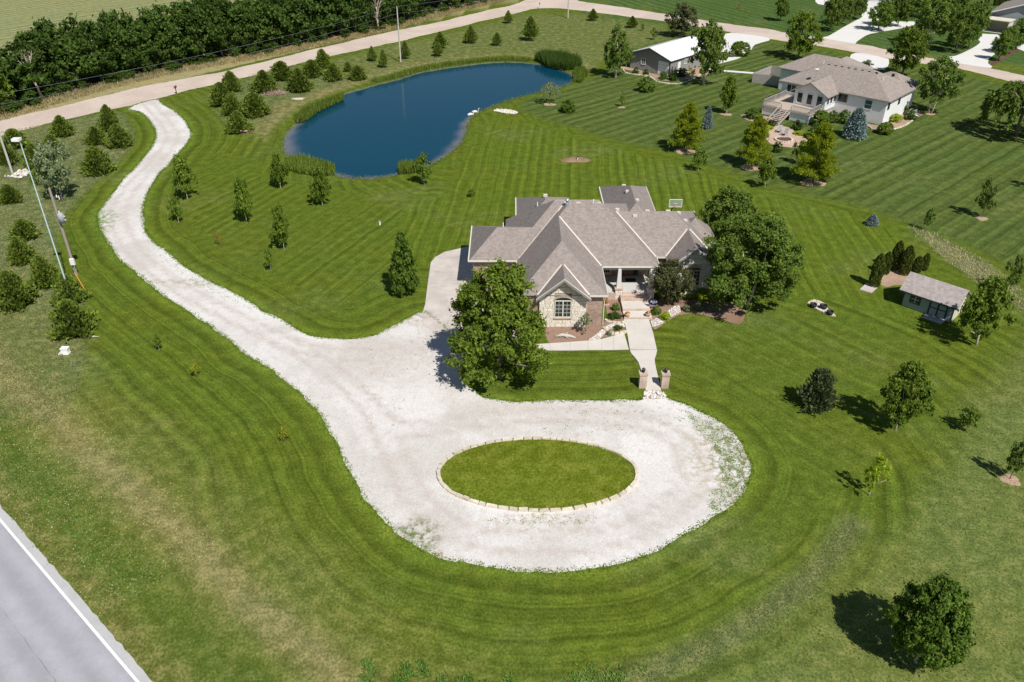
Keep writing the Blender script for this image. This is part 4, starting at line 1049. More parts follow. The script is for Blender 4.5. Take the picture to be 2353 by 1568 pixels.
LOW = ('cedar', 'cedar_d', 'spruce', 'column', 'shrub', 'boxwood', 'limeshrub', 'greyshrub', 'darkshrub')
def plantpx(kind, base, vtop, wpx, label, group=None, **kw):
    p = g(*base); h = max(.3, height(base, vtop)); w = wpx * depth(p.x, p.y, h * .5) / FPX
    if kind in LOW:
        p.y += .30 * w; k = (vtop - 784.0) / FPX
        h = max(.3, CAM_H + (-_s - k * _c) * (p.y - .05 * w) / (_c - k * _s))
    return plant(kind, p, w, h * kw.pop('hk', 1.0), label, group, **kw)

# ------------------------------------------------------------------ barn, shed and the white house next door
RA = R(-43.4); E1 = Vector((math.cos(RA), math.sin(RA), 0)); E2 = Vector((-E1.y, E1.x, 0))
def window_l(parent, c, ax, nrm, w, h, mat='white', glass='glass', bars=(1, 0), fw=.09):
    """window in a local wall: centre c, wall axis ax, outward normal nrm; frame > pane"""
    c = Vector(c); ax = Vector(ax); nrm = Vector(nrm); up = Vector((0, 0, 1))
    def bar(mb, a0, a1, z0, z1, d0, d1):
        q = [c + ax*a0 + up*z0 + nrm*d0, c + ax*a1 + up*z0 + nrm*d0, c + ax*a1 + up*z1 + nrm*d0, c + ax*a0 + up*z1 + nrm*d0]
        mb.extr(q, nrm * (d1 - d0))
    f = MB()
    bar(f, -w/2, -w/2+fw, -h/2, h/2, .0, .09); bar(f, w/2-fw, w/2, -h/2, h/2, .0, .09); bar(f, -w/2+fw, w/2-fw, -h/2, -h/2+fw, .0, .09); bar(f, -w/2+fw, w/2-fw, h/2-fw, h/2, .0, .09)
    for i in range(bars[0]): xx = -w/2 + w*(i+1)/(bars[0]+1); bar(f, xx-.03, xx+.03, -h/2+fw, h/2-fw, .0, .07)
    for i in range(bars[1]): zz = -h/2 + h*(i+1)/(bars[1]+1); bar(f, -w/2+fw, w/2-fw, zz-.03, zz+.03, .0, .065)
    o = f.build('window', M[mat], parent)
    p = MB(); bar(p, -w/2+fw, w/2-fw, -h/2+fw, h/2-fw, .015, .03); p.build('pane', M[glass], o)
    return o
# --- barn
BO = Vector((30.1, 159.8, 0)); barn = tag(empty('barn', BO, RA), 'grey metal barn with white gable roof and overhead door beside the pond', 'barn')
bw, bl, be, br = 9.3, 14.0, 3.0, 4.55
MB().extr([(-bw, 0, 0), (0, 0, 0), (0, 0, be), (-bw/2, 0, br), (-bw, 0, be)], (0, bl, 0)).build('wall', M['barnside'], barn)
rb = MB()
x = -bw + .15
while x < -.1:
    if not (-2.75 < x < -.1):
        zt = be + (br - be) * (1 - abs(x + bw/2) / (bw/2)) - .08
        rb.box(x - .03, x + .03, -.035, -.002, 0, zt)
    x += .3
y = .2
while y < bl - .1: rb.box(.002, .035, y - .03, y + .03, 0, be - .05); y += .3
tag(rb.build('siding_ribs', M['barnside'], barn), kind='stuff')
for x0 in (-bw - .04, -.06): MB().box(x0, x0 + .11, -.06, -.0, 0, be).build('corner_trim', M['barndark'], barn)
for s in (-1, 1):
    ex = -bw/2 + s * (bw/2 + .45); ez = be - .45 * (br - be) / (bw/2)
    ro = MB().extr([(-bw/2, -.55, br + .07), (ex, -.55, ez + .07), (ex, -.55, ez - .01), (-bw/2, -.55, br - .01)], (0, bl + 1.1, 0)).build('roof_slope', M['barnroof'], barn)
    rr_ = MB()
    for k in range(16):
        yy = -.45 + k * .97; a = Vector((-bw/2, yy, br + .075)); b = Vector((ex, yy, ez + .075)); rr_.extr([a, a + Vector((0, .05, 0)), a + Vector((0, .05, .03)), a + Vector((0, 0, .03))], b - a)
    rr_.build('seam', M['barnroof'], ro)
    MB().extr([(-bw/2, -.60, br + .03), (ex, -.60, ez + .03), (ex, -.60, ez - .22), (-bw/2, -.60, br - .22)], (0, .045, 0)).build('rake_trim', M['barndark'], barn)
window_l(barn, (-6.2, 0, 1.75), (1, 0, 0), (0, -1, 0), 1.05, 1.25)
bd = MB().box(-2.65, -.3, -.07, -.0, .0, 2.45).build('overhead_door', M['white'], barn)
for i in range(1, 4): MB().box(-2.65, -.3, -.08, -.07, i * .61 - .012, i * .61 + .012).build('panel_joint', M['plastic'], bd)
window_l(barn, (0, 5.2, 1.9), (0, 1, 0), (1, 0, 0), .8, 1.0)
MB().box(.02, .07, 2.6, 3.5, 0, 2.1).build('side_door', M['white'], barn)
# --- garden shed
S0 = g((2660 + 300/6.92)/1.3056, (780 + 940/6.92)/1.3056); SA = R(-45.0)
shed = tag(empty('garden_shed', S0, SA), 'small cream garden shed with dark-trimmed double doors beside arborvitaes', 'shed')
sw, sdp, sh, sr = 4.75, 3.0, 1.95, 2.95
MB().extr([(0, 0, 0), (0, sdp, 0), (0, sdp, sh), (0, sdp/2, sr - .1), (0, 0, sh)], (sw, 0, 0)).build('wall', M['cream'], shed)
MB().box(.0, sw, -.012, -.002, .03, sh).build('front_panel', M['greenshed'], shed)
for s in (0, 1):
    y0 = -.35 if s == 0 else sdp + .35; z0 = sh - .30
    MB().extr([(-.45, sdp/2, sr), (-.45, y0, z0), (-.45, y0, z0 + .09), (-.45, sdp/2, sr + .09)], (sw + .8, 0, 0)).build('roof_slope', M['roof3'], shed)
MB().box(-.45, sw + .35, -.40, -.352, z0 - .08 if False else sh - .36, sh - .22).build('fascia', M['shedtrim'], shed)
window_l(shed, (1.15, -.012, 1.10), (1, 0, 0), (0, -1, 0), 1.0, .95, 'shedtrim', 'glass', (0, 0), .10)
wf = MB()
for a in ((.70, 1.60, .70, .74), (.70, 1.60, 1.08, 1.12), (.70, 1.60, 1.44, 1.48)): wf.box(a[0], a[1], -.075, -.05, a[2], a[3])
for xx in (.70, 1.13, 1.57): wf.box(xx, xx + .04, -.078, -.05, .70, 1.48)
wf.build('window_sash', M['white'], shed)
dd_ = MB().box(2.55, 4.15, -.05, -.014, .05, 1.72).build('double_door', M['greenshed'], shed)
tr_ = MB()
for xx in (2.50, 3.28, 4.08): tr_.box(xx, xx + .14, -.085, -.05, .03, 1.75)
for zz in (.03, .86, 1.64): tr_.box(2.64, 3.28, -.08, -.05, zz, zz + .09); tr_.box(3.42, 4.08, -.08, -.05, zz, zz + .09)
tr_.build('door_trim', M['shedtrim'], dd_)
for xx in (-.03, sw - .05): MB().box(xx, xx + .08, -.04, -.013, 0, sh).build('corner_trim', M['shedtrim'], shed)
rp = MB().add([(2.45, -1.0, .03), (4.25, -1.0, .03), (4.25, -.1, .12), (2.45, -.1, .12), (2.45, -1.0, 0), (4.25, -1.0, 0), (4.25, -.1, 0), (2.45, -.1, 0)], [(0,1,2,3),(4,7,6,5),(0,4,5,1),(1,5,6,2),(2,6,7,3),(3,7,4,0)]).build('ramp', M['wood'], shed)
# --- white house with the deck: local x runs along the south-west wall to the corner (0,0), y goes back
NO = Vector((59.13, 128.41, 0)); nb = tag(empty('white_house', NO, RA), 'white sided house with tan hip roof and a raised back deck', 'house')
NE = 3.9
def nroof(x0, x1, y0, y1, s=.52, zs=0.0, ev=NE, root=nb):
    hw = min(x1 - x0, y1 - y0) / 2; z = ev + s * hw + zs
    if (x1 - x0) >= (y1 - y0): a, b = (x0 + hw, (y0 + y1)/2, z), (x1 - hw, (y0 + y1)/2, z)
    else: a, b = ((x0 + x1)/2, y0 + hw, z), ((x0 + x1)/2, y1 - hw, z)
    ez = ev + zs
    v = [(x0, y0, ez), (x1, y0, ez), (x1, y1, ez), (x0, y1, ez), a, b]
    f = [(0, 1, 5, 4), (1, 2, 5), (2, 3, 4, 5), (3, 0, 4), (3, 2, 1, 0)] if (x1-x0) >= (y1-y0) else [(0, 1, 4), (1, 2, 5, 4), (2, 3, 5), (3, 0, 4, 5), (3, 2, 1, 0)]
    mb = MB(); mb.add(v, f); o = mb.build('roof', M['roof2'], root)
    fb = MB(); t = .16
    for p, q, nx, ny in ((v[0], v[1], 0, -1), (v[1], v[2], 1, 0), (v[2], v[3], 0, 1), (v[3], v[0], -1, 0)):
        dd = Vector((nx, ny, 0)) * .05
        fb.extr([Vector(p), Vector(p) + dd, Vector(p) + dd - Vector((0, 0, t)), Vector(p) - Vector((0, 0, t))], Vector(q) - Vector(p))
    fb.build('fascia', M['fascia'], root)
    return o
MB().box(-18.4, -.5, .35, 11.0, 0, NE - .05).build('wall', M['siding'], nb)
nroof(-18.92, 0, 0, 11.44)
MB().box(-23.0, -12, 11.0, 16.2, 0, NE - .05).build('wall', M['siding'], nb); MB().box(-23.0, -18.4, 8.65, 11.0, 0, NE - .05).build('wall', M['siding'], nb)
nroof(-23.47, -10.5, 8.1, 16.8, zs=.03)
MB().box(-7.8, -1.2, 11.0, 14.4, 0, NE - .05).build('wall', M['siding'], nb); nroof(-8.3, -.7, 8.2, 14.9, zs=.05)
MB().box(-17.6, -11.0, 11.0, 18.5, 0, NE - .08).build('wall', M['siding'], nb); nroof(-18.1, -10.5, 9.5, 19.0, .55, zs=.07)
# sunroom gable
MB().extr([(-14.2, -3.3, 1.35), (-8.8, -3.3, 1.35), (-8.8, -3.3, NE), (-11.5, -3.3, NE + 1.45), (-14.2, -3.3, NE)], (0, 4.2, 0)).build('sunroom_wall', M['siding'], nb)
MB().box(-14.0, -9.0, -3.1, .5, 0, 1.35).build('sunroom_base', M['wood'], nb)
for s in (-1, 1):
    e = (-11.5 + s * 3.3, NE - .18); a = (-11.5, NE + 1.62)
    MB().extr([(a[0], -4.0, a[1]), (e[0], -4.0, e[1]), (e[0], -4.0, e[1] - .12), (a[0], -4.0, a[1] - .12)], (0, 7.3, 0)).build('gable_roof', M['roof2'], nb)
    MB().extr([(a[0], -4.05, a[1] + .02), (e[0], -4.05, e[1] + .02), (e[0], -4.05, e[1] - .2), (a[0], -4.05, a[1] - .2)], (0, .045, 0)).build('rake_trim', M['fascia'], nb)
for xx in (-13.2, -11.5, -9.8): window_l(nb, (xx, -3.3, 2.75), (1, 0, 0), (0, -1, 0), 1.05, 1.75, 'white', 'glass', (0, 0), .10)
for yy in (-2.5, -1.3, -.1): window_l(nb, (-8.8, yy, 2.9), (0, 1, 0), (1, 0, 0), .95, 1.5, 'white', 'glass', (0, 0), .09)
window_l(nb, (-7.6, .35, 3.0), (1, 0, 0), (0, -1, 0), 1.5, 1.3, 'fascia', 'glass', (1, 0), .07)
window_l(nb, (-3.3, .35, 2.75), (1, 0, 0), (0, -1, 0), 1.25, 1.5, 'white', 'teal', (0, 1), .07)
window_l(nb, (-16.6, .35, 2.9), (1, 0, 0), (0, -1, 0), 1.7, 1.4, 'white', 'glass', (1, 0), .09)
window_l(nb, (-.5, 1.4, 2.9), (0, 1, 0), (1, 0, 0), .7, 1.2, 'shedtrim', 'glass', (0, 0), .07); window_l(nb, (-.5, 5.6, 2.9), (0, 1, 0), (1, 0, 0), .7, 1.2, 'shedtrim', 'glass', (0, 0), .07)
window_l(nb, (-21.2, 8.65, 1.4), (1, 0, 0), (0, -1, 0), 1.5, 2.2, 'white', 'glass', (1, 0), .09)
for k, (xx, yy) in enumerate([(-13.0 + i * 1.15, 5.25) for i in range(8)] + [(-14.6, 9.2), (-3.6, 9.2), (-16.6, 13.6), (-19, 12.2)]):
    zz = NE + .52 * 5.05 if k < 8 else NE + 1.9
    MB().box(xx - .2, xx + .2, yy - .18, yy + .14, zz - .3, zz + .12).build('roof_vent', M['dark'], nb)
MB().tube([(-13.3, 1.2, NE + .5), (-13.1, 1.2, NE + 2.5)], .03, 6).build('antenna_mast', M['steel'], nb)
MB().lathe([(.02, 0), (.30, .10), (.36, .22), (.33, .22), (.05, .12)], (-13.1, 1.1, NE + 2.4), 12).build('dish', M['white'], nb)
MB().tube([(-3.4, 4.5, NE + 1.6), (-3.4, 4.5, NE + 2.5)], .06, 8).build('vent_pipe', M['pvc'], nb); MB().tube([(-14.5, 6.4, NE + 2), (-14.5, 6.4, NE + 2.9)], .06, 8).build('vent_pipe', M['pvc'], nb)
# deck and stair
dk = MB().box(-17.4, -9.1, -7.7, -3.32, 1.42, 1.58); dk.box(-17.4, -14.22, -3.3, .46, 1.42, 1.58); dko = dk.build('deck_floor', M['deckwood'], nb)
sk = MB().box(-17.2, -14.1, -7.5, -7.4, .1, 1.4); sk.box(-12.4, -9.3, -7.5, -7.4, .1, 1.4); sk.box(-9.4, -9.3, -7.4, -3.4, .1, 1.4); sk.box(-17.3, -17.2, -7.5, .4, .1, 1.4); sk.build('deck_skirt', M['siding'], nb)
for px_, py_ in ((-17.3, -7.6), (-14.1, -7.6), (-12.4, -7.6), (-9.2, -7.6), (-9.2, -3.5), (-17.3, -3.6), (-17.3, .2)):
    MB().box(px_ - .06, px_ + .06, py_ - .06, py_ + .06, 0, 2.55).build('deck_post', M['wood'], nb)
def rail(p, q):
    p = Vector(p); q = Vector(q); d = q - p; L = d.length; d.normalize(); s_ = Vector((-d.y, d.x, 0)) * .05
    a = MB()
    for z in (1.72, 2.48): a.extr([p + s_ + Vector((0,0,z)), p - s_ + Vector((0,0,z)), p - s_ + Vector((0,0,z+.06)), p + s_ + Vector((0,0,z+.06))], q - p)
    k = int(L / .17)
    for i in range(1, k):
        c = p + d * (L * i / k); a.box(c.x - .022, c.x + .022, c.y - .022, c.y + .022, 1.76, 2.48)
    return a.build('railing', M['wood'], nb)
rail((-17.2, -7.6, 0), (-14.2, -7.6, 0)); rail((-12.3, -7.6, 0), (-9.3, -7.6, 0)); rail((-9.2, -7.5, 0), (-9.2, -3.6, 0)); rail((-17.3, -7.5, 0), (-17.3, .1, 0))
sto = MB()
for s in (-14.08, -12.42): sto.extr([(s, -7.7, 1.58), (s, -7.7, 1.2), (s, -11.4, -.0), (s, -11.4, .3)], (.06, 0, 0))
sto = sto.build('stair', M['wood'], nb)
for i in range(9):
    zz = 1.58 - (i + 1) * .158; yy = -7.75 - (i + 1) * .40
    MB().box(-14.0, -12.44, yy - .05, yy + .30, zz, zz + .04).build('tread', M['deckwood'], sto)
for s in (-14.12, -12.40): MB().extr([(s, -7.7, 2.45), (s, -7.7, 2.55), (s, -11.5, 1.0), (s, -11.5, .9)], (.12, 0, 0)).build('hand_rail', M['deckwood'], sto)
# board fence round the side yard, each board a piece
fe = tag(empty('board_fence', NO + E1 * -28.7 + E2 * 9.3, RA), 'weathered grey board fence standing by the white house', 'fence')
pk = MB().box(-.062, .062, -.012, .012, .03, 1.8).mesh('board', M['wood'])
def run(p, q):
    p = Vector(p); q = Vector(q); L = (q - p).length; d = (q - p) / L; k = int(L / .135); an = math.atan2(d.y, d.x)
    for i in range(k):
        o = link('board', pk, fe, p + d * (i + .5) * L / k, an); o.scale.z = random.uniform(.97, 1.02)
    for z in (.4, 1.4): MB().extr([p + Vector((0, 0, z)) + Vector((-d.y, d.x, 0)) * .02, p + Vector((0, 0, z)) + Vector((-d.y, d.x, 0)) * .07, p + Vector((0, 0, z + .09)) + Vector((-d.y, d.x, 0)) * .07, p + Vector((0, 0, z + .09)) + Vector((-d.y, d.x, 0)) * .02], q - p).build('rail', M['wood'], fe)
run((0, 0, 0), (5.2, .9, 0)); run((-.3, 7.6, 0), (0, .1, 0)); run((-.3, 7.6, 0), (4.8, 8.0, 0))
# patio, beds round the white house
def nbp(x, y): p = NO + E1 * x + E2 * y; return (p.x, p.y)
def bed(name, pts, mat, z=.008):
    P = catmull(np.array(pts), .4); return sheet(name, P, z, M[mat])
bed('patio', [nbp(*p) for p in ((-14.6, -11.4), (-10.6, -11.0), (-8.8, -12.5), (-6.2, -14.2), (-4.6, -16.6), (-5.2, -19.2), (-8.2, -20.2), (-10.2, -19.0), (-11.6, -16.0), (-13.6, -13.4))], 'sand', .02)
bed('corner_bed', [nbp(*p) for p in ((-.5, .4), (-6, .3), (-8.6, -1), (-8.8, -3), (-6, -2.2), (-2.4, -1.6), (-.6, -2.6), (1.0, -2.2), (1.7, -.4), (2.2, 2.6), (1.9, 6.5), (2.0, 11), (-.4, 11))], 'mulch2', .01)
bed('stair_bed', [nbp(*p) for p in ((-18.6, -8.6), (-14.3, -7.9), (-14.4, -11), (-17, -12), (-19.5, -10.5))], 'mulch2', .012)
bed('barn_bed', [(BO + E1 * x + E2 * y)[:2] for x, y in ((-10.2, .1), (-10.3, -1.6), (-6, -1.8), (-3.5, -3.4), (-.5, -4.0), (2.8, -2.2), (4.2, 2.5), (5.0, 8.2), (3.4, 10.2), (.1, 9.5), (.1, 0))], 'mulch2', .01)
# air conditioner, chairs, fire pit
AC = NO + E1 * 1.0 + E2 * 9.0
ac = tag(empty('air_conditioner', AC, RA), 'grey air conditioner unit on a pad beside the white house', 'air conditioner')
MB().box(-.75, .75, -.7, .7, 0, .12).build('pad', M['conc2'], ac); MB().box(-.48, .48, -.48, .48, .12, 1.0).build('cabinet', M['plastic'], ac)
MB().lathe([(.40, 1.0), (.42, 1.03), (.10, 1.05)], (0, 0, 0), 14).build('fan_grille', M['black'], ac)
def chair(x, y, rz, label):
    c = tag(empty('lounge_chair', NO + E1 * x + E2 * y, RA + rz), label, 'chair')
    MB().box(-.30, .30, -.3, .34, .34, .40).build('seat', M['plastic'], c)
    MB().extr([(-.3, .30, .36), (.3, .30, .36), (.3, .66, 1.02), (-.3, .66, 1.02)], (0, .04, .02)).build('backrest', M['plastic'], c)
    for sx in (-.34, .30):
        MB().box(sx, sx + .06, -.30, -.24, 0, .56).build('leg', M['plastic'], c); MB().box(sx, sx + .06, .3, .36, 0, .56).build('leg', M['plastic'], c)
        MB().box(sx - .03, sx + .09, -.36, .40, .56, .60).build('armrest', M['plastic'], c)
chair(-10.6, -14.4, .2, 'grey slatted lounge chair nearest the deck stair'); chair(-9.3, -15.2, -.15, 'grey slatted lounge chair nearest the fire pit')
FP = NO + E1 * -8.3 + E2 * -17.2
fp = tag(empty('fire_pit', FP), 'round fire pit ringed with pale stones on the patio', 'fire pit')
for i in range(20):
    a = i / 20 * 2 * math.pi; o = MB().box(-.17, .17, -.13, .13, 0, .24).build('stone', M['edge'], fp); o.location = (1.25 * math.cos(a), 1.25 * math.sin(a), 0); o.rotation_euler.z = a + math.pi / 2
MB().lathe([(1.1, 0), (1.1, .10), (.3, .15)], (0, 0, 0), 18).build('ash_bed', M['redmulch'], fp)
# --- far buildings to the north-east
def gable_house(name, label, O, rz, w, l, ev, rise, wall, roof, doors=()):
    h = tag(empty(name, O, rz), label, 'house')
    MB().extr([(0, 0, 0), (w, 0, 0), (w, 0, ev), (w/2, 0, ev + rise), (0, 0, ev)], (0, l, 0)).build('wall', M[wall], h)
    for s in (-1, 1):
        ex = w/2 + s * (w/2 + .5); ez = ev - .5 * rise / (w/2)
        MB().extr([(w/2, -.5, ev + rise + .1), (ex, -.5, ez + .1), (ex, -.5, ez), (w/2, -.5, ev + rise)], (0, l + 1, 0)).build('roof_slope', M[roof], h)
        MB().extr([(w/2, -.55, ev + rise + .12), (ex, -.55, ez + .12), (ex, -.55, ez - .12), (w/2, -.55, ev + rise - .14)], (0, .045, 0)).build('rake_trim', M['white'], h)
    for x0, x1, z1 in doors:
        dd = MB().box(x0, x1, -.06, -.0, .05, z1).build('garage_door', M['white'], h)
        MB().box(x0 - .12, x1 + .12, -.04, -.003, z1, z1 + .14).build('door_head', M['plastic'], h)
    return h
far = gable_house('far_house', 'pale grey gabled building at the far upper right corner', (113.5, 205.0, 0), RA + .1, 13, 16, 3.6, 2.4, 'plastic', 'roof2', ())
pf = tag(empty('open_garage', (110.2, 201.2, 0), RA), 'small open-fronted garage with flat pale roof beside the far drive', 'garage')
MB().box(0, .15, 0, 3.6, 0, 2.6).build('side_wall', M['cream'], pf); MB().box(5.05, 5.2, 0, 3.6, 0, 2.6).build('side_wall', M['cream'], pf); MB().box(.15, 5.05, 3.45, 3.6, 0, 2.6).build('back_wall', M['cream'], pf)
MB().box(-.2, 5.4, -.3, 3.8, 2.6, 2.8).build('roof', M['cream'], pf); MB().box(.15, 5.05, -.1, 3.45, 0, .04).build('floor', M['conc2'], pf)
gable_house('north_garage', 'white garage with broad door at the end of the north drive', g(1981, 25), R(-20), 6.0, 8, 2.9, 1.6, 'siding', 'roof2', ((.5, 4.6, 2.5),))

# ------------------------------------------------------------------ beds round the main house
def pbed(name, pts, mat, z=.009): return bed(name, [g2(p) for p in pts], mat, z)
pbed('front_bed', [(1262,788),(1262,742),(1386,742),(1392,690),(1432,688),(1434,735),(1436,764),(1400,773),(1351,783),(1300,787)], 'mulch', .010)
pbed('east_bed', [(1495,735),(1490,690),(1520,690),(1640,690),(1690,700),(1712,715),(1700,745),(1660,735),(1600,722),(1560,725),(1530,742),(1508,757),(1503,758)], 'mulch', .010)
pbed('rock_bed_west', [(1352,783),(1375,765),(1390,752),(1405,745),(1433,742),(1435,752),(1400,757),(1388,768),(1378,780)], 'riverrock', .016)
pbed('rock_bed_east', [(1495,738),(1515,730),(1530,720),(1548,705),(1560,702),(1563,718),(1545,728),(1525,742),(1505,752),(1499,752)], 'riverrock', .016)
# loose river stones on the rock beds (uncounted)
def pebbles(name, poly, n, smin, smax, mat, z=.02, seed=5):
    rng = np.random.default_rng(seed); P = W(poly); lo, hi = P.min(0), P.max(0); pts = rng.uniform(lo, hi, (n * 4, 2)); ok = inside(P, pts[:, 0], pts[:, 1]); pts = pts[ok][:n]; n = len(pts)
    base = np.array([(1,0,0),(0,1,0),(-1,0,0),(0,-1,0),(0,0,.7),(0,0,-.4)]); fc = np.array([(0,1,4),(1,2,4),(2,3,4),(3,0,4),(1,0,5),(2,1,5),(3,2,5),(0,3,5)])
    s = rng.uniform(smin, smax, n); V = base[None] * (s[:, None, None] * rng.uniform(.6, 1.3, (n, 1, 3))); a = rng.random(n) * 6.28
    x = V[:, :, 0] * np.cos(a)[:, None] - V[:, :, 1] * np.sin(a)[:, None]; y = V[:, :, 0] * np.sin(a)[:, None] + V[:, :, 1] * np.cos(a)[:, None]
    V = np.stack([x + pts[:, 0:1], y + pts[:, 1:2], V[:, :, 2] + z + s[:, None] * .3], -1).reshape(-1, 3)
    Fc = (fc[None] + (np.arange(n) * 6)[:, None, None]).reshape(-1, 3)
    return link(name, npmesh(name, V, Fc, M[mat]))
n = NT('loose_stone'); ge = n.geo(); M['pebble'] = n.out(n.mix(ge.outputs['Random Per Island'], (.40, .34, .29), (.74, .71, .67)), .85, .2)
tag(pebbles('river_stones', [(1352,783),(1375,765),(1390,752),(1405,745),(1433,742),(1435,752),(1400,757),(1388,768),(1378,780)], 900, .04, .10, 'pebble'), 'pale river stones filling the bed west of the front walk', 'stones', kind='stuff')
tag(pebbles('river_stones', [(1495,738),(1515,730),(1530,720),(1548,705),(1560,702),(1563,718),(1545,728),(1525,742),(1505,752),(1499,752)], 900, .04, .10, 'pebble', seed=6), 'pale river stones filling the bed east of the front walk', 'stones', kind='stuff')
tag(pebbles('rock_apron', [(1133,256),(1140,252),(1170,253),(1190,259),(1183,264),(1160,261)], 700, .08, .2, 'pebble', seed=8), 'pale loose rocks in a tongue at the pond edge', 'rocks', kind='stuff')
tag(pebbles('rubble_pile', [(12,408),(30,404),(45,392),(62,392),(72,402),(60,406),(52,412),(30,409)], 120, .12, .34, 'pebble', .05, seed=9), 'white broken stones piled at the foot of the leftmost pole', 'rubble', kind='stuff')
tag(pebbles('step_stones', [(1480,901),(1524,901),(1530,916),(1478,917)], 150, .09, .20, 'pebble', .02, seed=10), 'pale flat stones between the lamp pillars and the gravel', 'stones', kind='stuff')

# ------------------------------------------------------------------ stone borders, each stone a piece
def stone_block(rr, L, w=.26, h=.20):
    mb = MB(); c = []
    for z, k in ((0, 1.0), (h, .86)):
        for sx, sy in ((-1, -1), (1, -1), (1, 1), (-1, 1)): c.append((sx * L/2 * k + rr.uniform(-.02, .02), sy * w/2 * k + rr.uniform(-.025, .025), z + (rr.uniform(-.025, .025) if z else 0)))
    mb.add(c, [(0,3,2,1),(4,5,6,7),(0,1,5,4),(1,2,6,5),(2,3,7,6),(3,0,4,7)]); return mb.mesh('stone', M['edge'])
def border(name, pts, label, closed=False, lmin=.35, lmax=.6, w=.26, h=.20, seed=2):
    rr = random.Random(seed); P = catmull(np.array(pts), .1, closed)
    if closed: P = np.vstack([P, P[:1]])
    seg = np.concatenate([[0], np.cumsum(np.linalg.norm(np.diff(P, axis=0), axis=1))]); root = tag(empty(name, (P[0][0], P[0][1], 0)), label, 'stone border'); s = 0
    shapes = [stone_block(rr, 1.0, w, h) for _ in range(6)]
    while s < seg[-1] - .1:
        L = rr.uniform(lmin, lmax); m = min(s + L/2, seg[-1]); x = np.interp(m, seg, P[:, 0]); y = np.interp(m, seg, P[:, 1]); x2 = np.interp(min(m+.15, seg[-1]), seg, P[:, 0]); y2 = np.interp(min(m+.15, seg[-1]), seg, P[:, 1])
        x1 = np.interp(m-.15, seg, P[:, 0]); y1 = np.interp(m-.15, seg, P[:, 1])
        o = link('stone', rr.choice(shapes), root, (x - P[0][0], y - P[0][1], 0), math.atan2(y2 - y1, x2 - x1) + rr.uniform(-.10, .10)); o.scale = (L - .015, rr.uniform(.85, 1.15), rr.uniform(.8, 1.2)); s += L
    return root
OC = Vector((1.88, 45.72, 0)); OA, OB = 7.25, 3.95
border('oval_border', [(OC.x + OA * math.cos(t), OC.y + OB * math.sin(t)) for t in np.linspace(0, 2 * math.pi, 48, endpoint=False)], 'cream stones ringing the oval grass island in the drive', True, .42, .88)
border('bed_border', [g2(p) for p in ((1389,737),(1400,742),(1418,745),(1436,744))], 'short curved stone border by the front steps, nearer the porch', False, .35, .6, .24, .22, 4)
border('bed_border', [g2(p) for p in ((1384,756),(1395,763),(1412,769),(1437,765))], 'short curved stone border beside the walk, nearer the path', False, .35, .6, .24, .22, 5)
border('bed_border', [g2(p) for p in ((1432,160),(1438,168),(1460,172),(1490,176),(1510,188),(1540,193),(1565,192),(1590,183),(1612,170))], 'pale kerb stones curving round the bed in front of the barn', False, .5, .8, .22, .16, 6)
border('bed_border', [nbp(*p) for p in ((-6, -2.3), (-2.4, -1.7), (-.6, -2.7), (1.1, -2.3), (1.8, -.4), (2.3, 2.6), (2.1, 7))], 'pale kerb stones round the corner bed of the white house', False, .5, .8, .22, .16, 7)
# grass island inside the ring
rr = np.linspace(0, 1, 14); tt = np.linspace(0, 2 * math.pi, 64, endpoint=False)
V = [(OC.x, OC.y, .20)]
for r_ in rr[1:]:
    for t_ in tt: V.append((OC.x + (OA - .1) * r_ * math.cos(t_), OC.y + (OB - .1) * r_ * math.sin(t_), .08 + .12 * (1 - r_ * r_)))
Fq = []; Ft = []
for j in range(64): Ft.append((0, 1 + j, 1 + (j + 1) % 64))
for i in range(len(rr) - 2):
    for j in range(64): a = 1 + i * 64; Ft += [(a + j, a + 64 + j, a + 64 + (j + 1) % 64), (a + j, a + 64 + (j + 1) % 64, a + (j + 1) % 64)]
ime = npmesh('grass_island', np.array(V), np.array(Ft), M['ground'])
k = len(V); Va = np.array(V); set_attr(ime, 'tint', 'FLOAT_COLOR', np.tile(LAWN * np.array((1.30, 1.2, .9)), (k, 1))); set_attr(ime, 'phase', 'FLOAT', Va[:, 1] / 2.2); set_attr(ime, 'amp', 'FLOAT', np.full(k, .25)); set_attr(ime, 'patch', 'FLOAT', np.full(k, .10))
tag(link('grass_island', ime), kind='structure')

# ------------------------------------------------------------------ poles and wires
def pole(base, h, label, r=.16, mat='pole', arm=True):
    p = tag(empty('utility_pole', base), label, 'utility pole')
    MB().tube([(0, 0, 0), (0, 0, h * .5), (0, 0, h)], [r, r * .85, r * .65], 8).build('shaft', M[mat], p)
    if arm: MB().lathe([(.05, 0), (.06, .1), (.03, .22)], (0, 0, h), 8).build('insulator', M['white'], p)
    return p
PP = [Vector((-142.0, 10.0, 0)), Vector((-68.4, 107.2, 0)), Vector((-22.6, 170.9, 0)), Vector((14.0, 216.6, 0)), Vector((75.0, 293.0, 0))]
PH = 10.4
pole(PP[1], PH, 'pale wooden pole at the left edge with stones at its foot', mat='poleg')
pole(PP[2], PH, 'pale wooden pole between the pond cedars and the dirt road', mat='poleg')
pole(PP[3], PH, 'pale wooden pole by the bend of the dirt road', mat='poleg')
def wire(a, b, sag, name, label, r=.011):
    pts = [a.lerp(b, t) - Vector((0, 0, sag * 4 * t * (1 - t))) for t in np.linspace(0, 1, 21)]
    tag(MB().tube(pts, r, 4, False).build(name, M['steel']), label, 'wire')
zt = Vector((0, 0, PH + .2)); zn = Vector((0, 0, PH - 1.1))
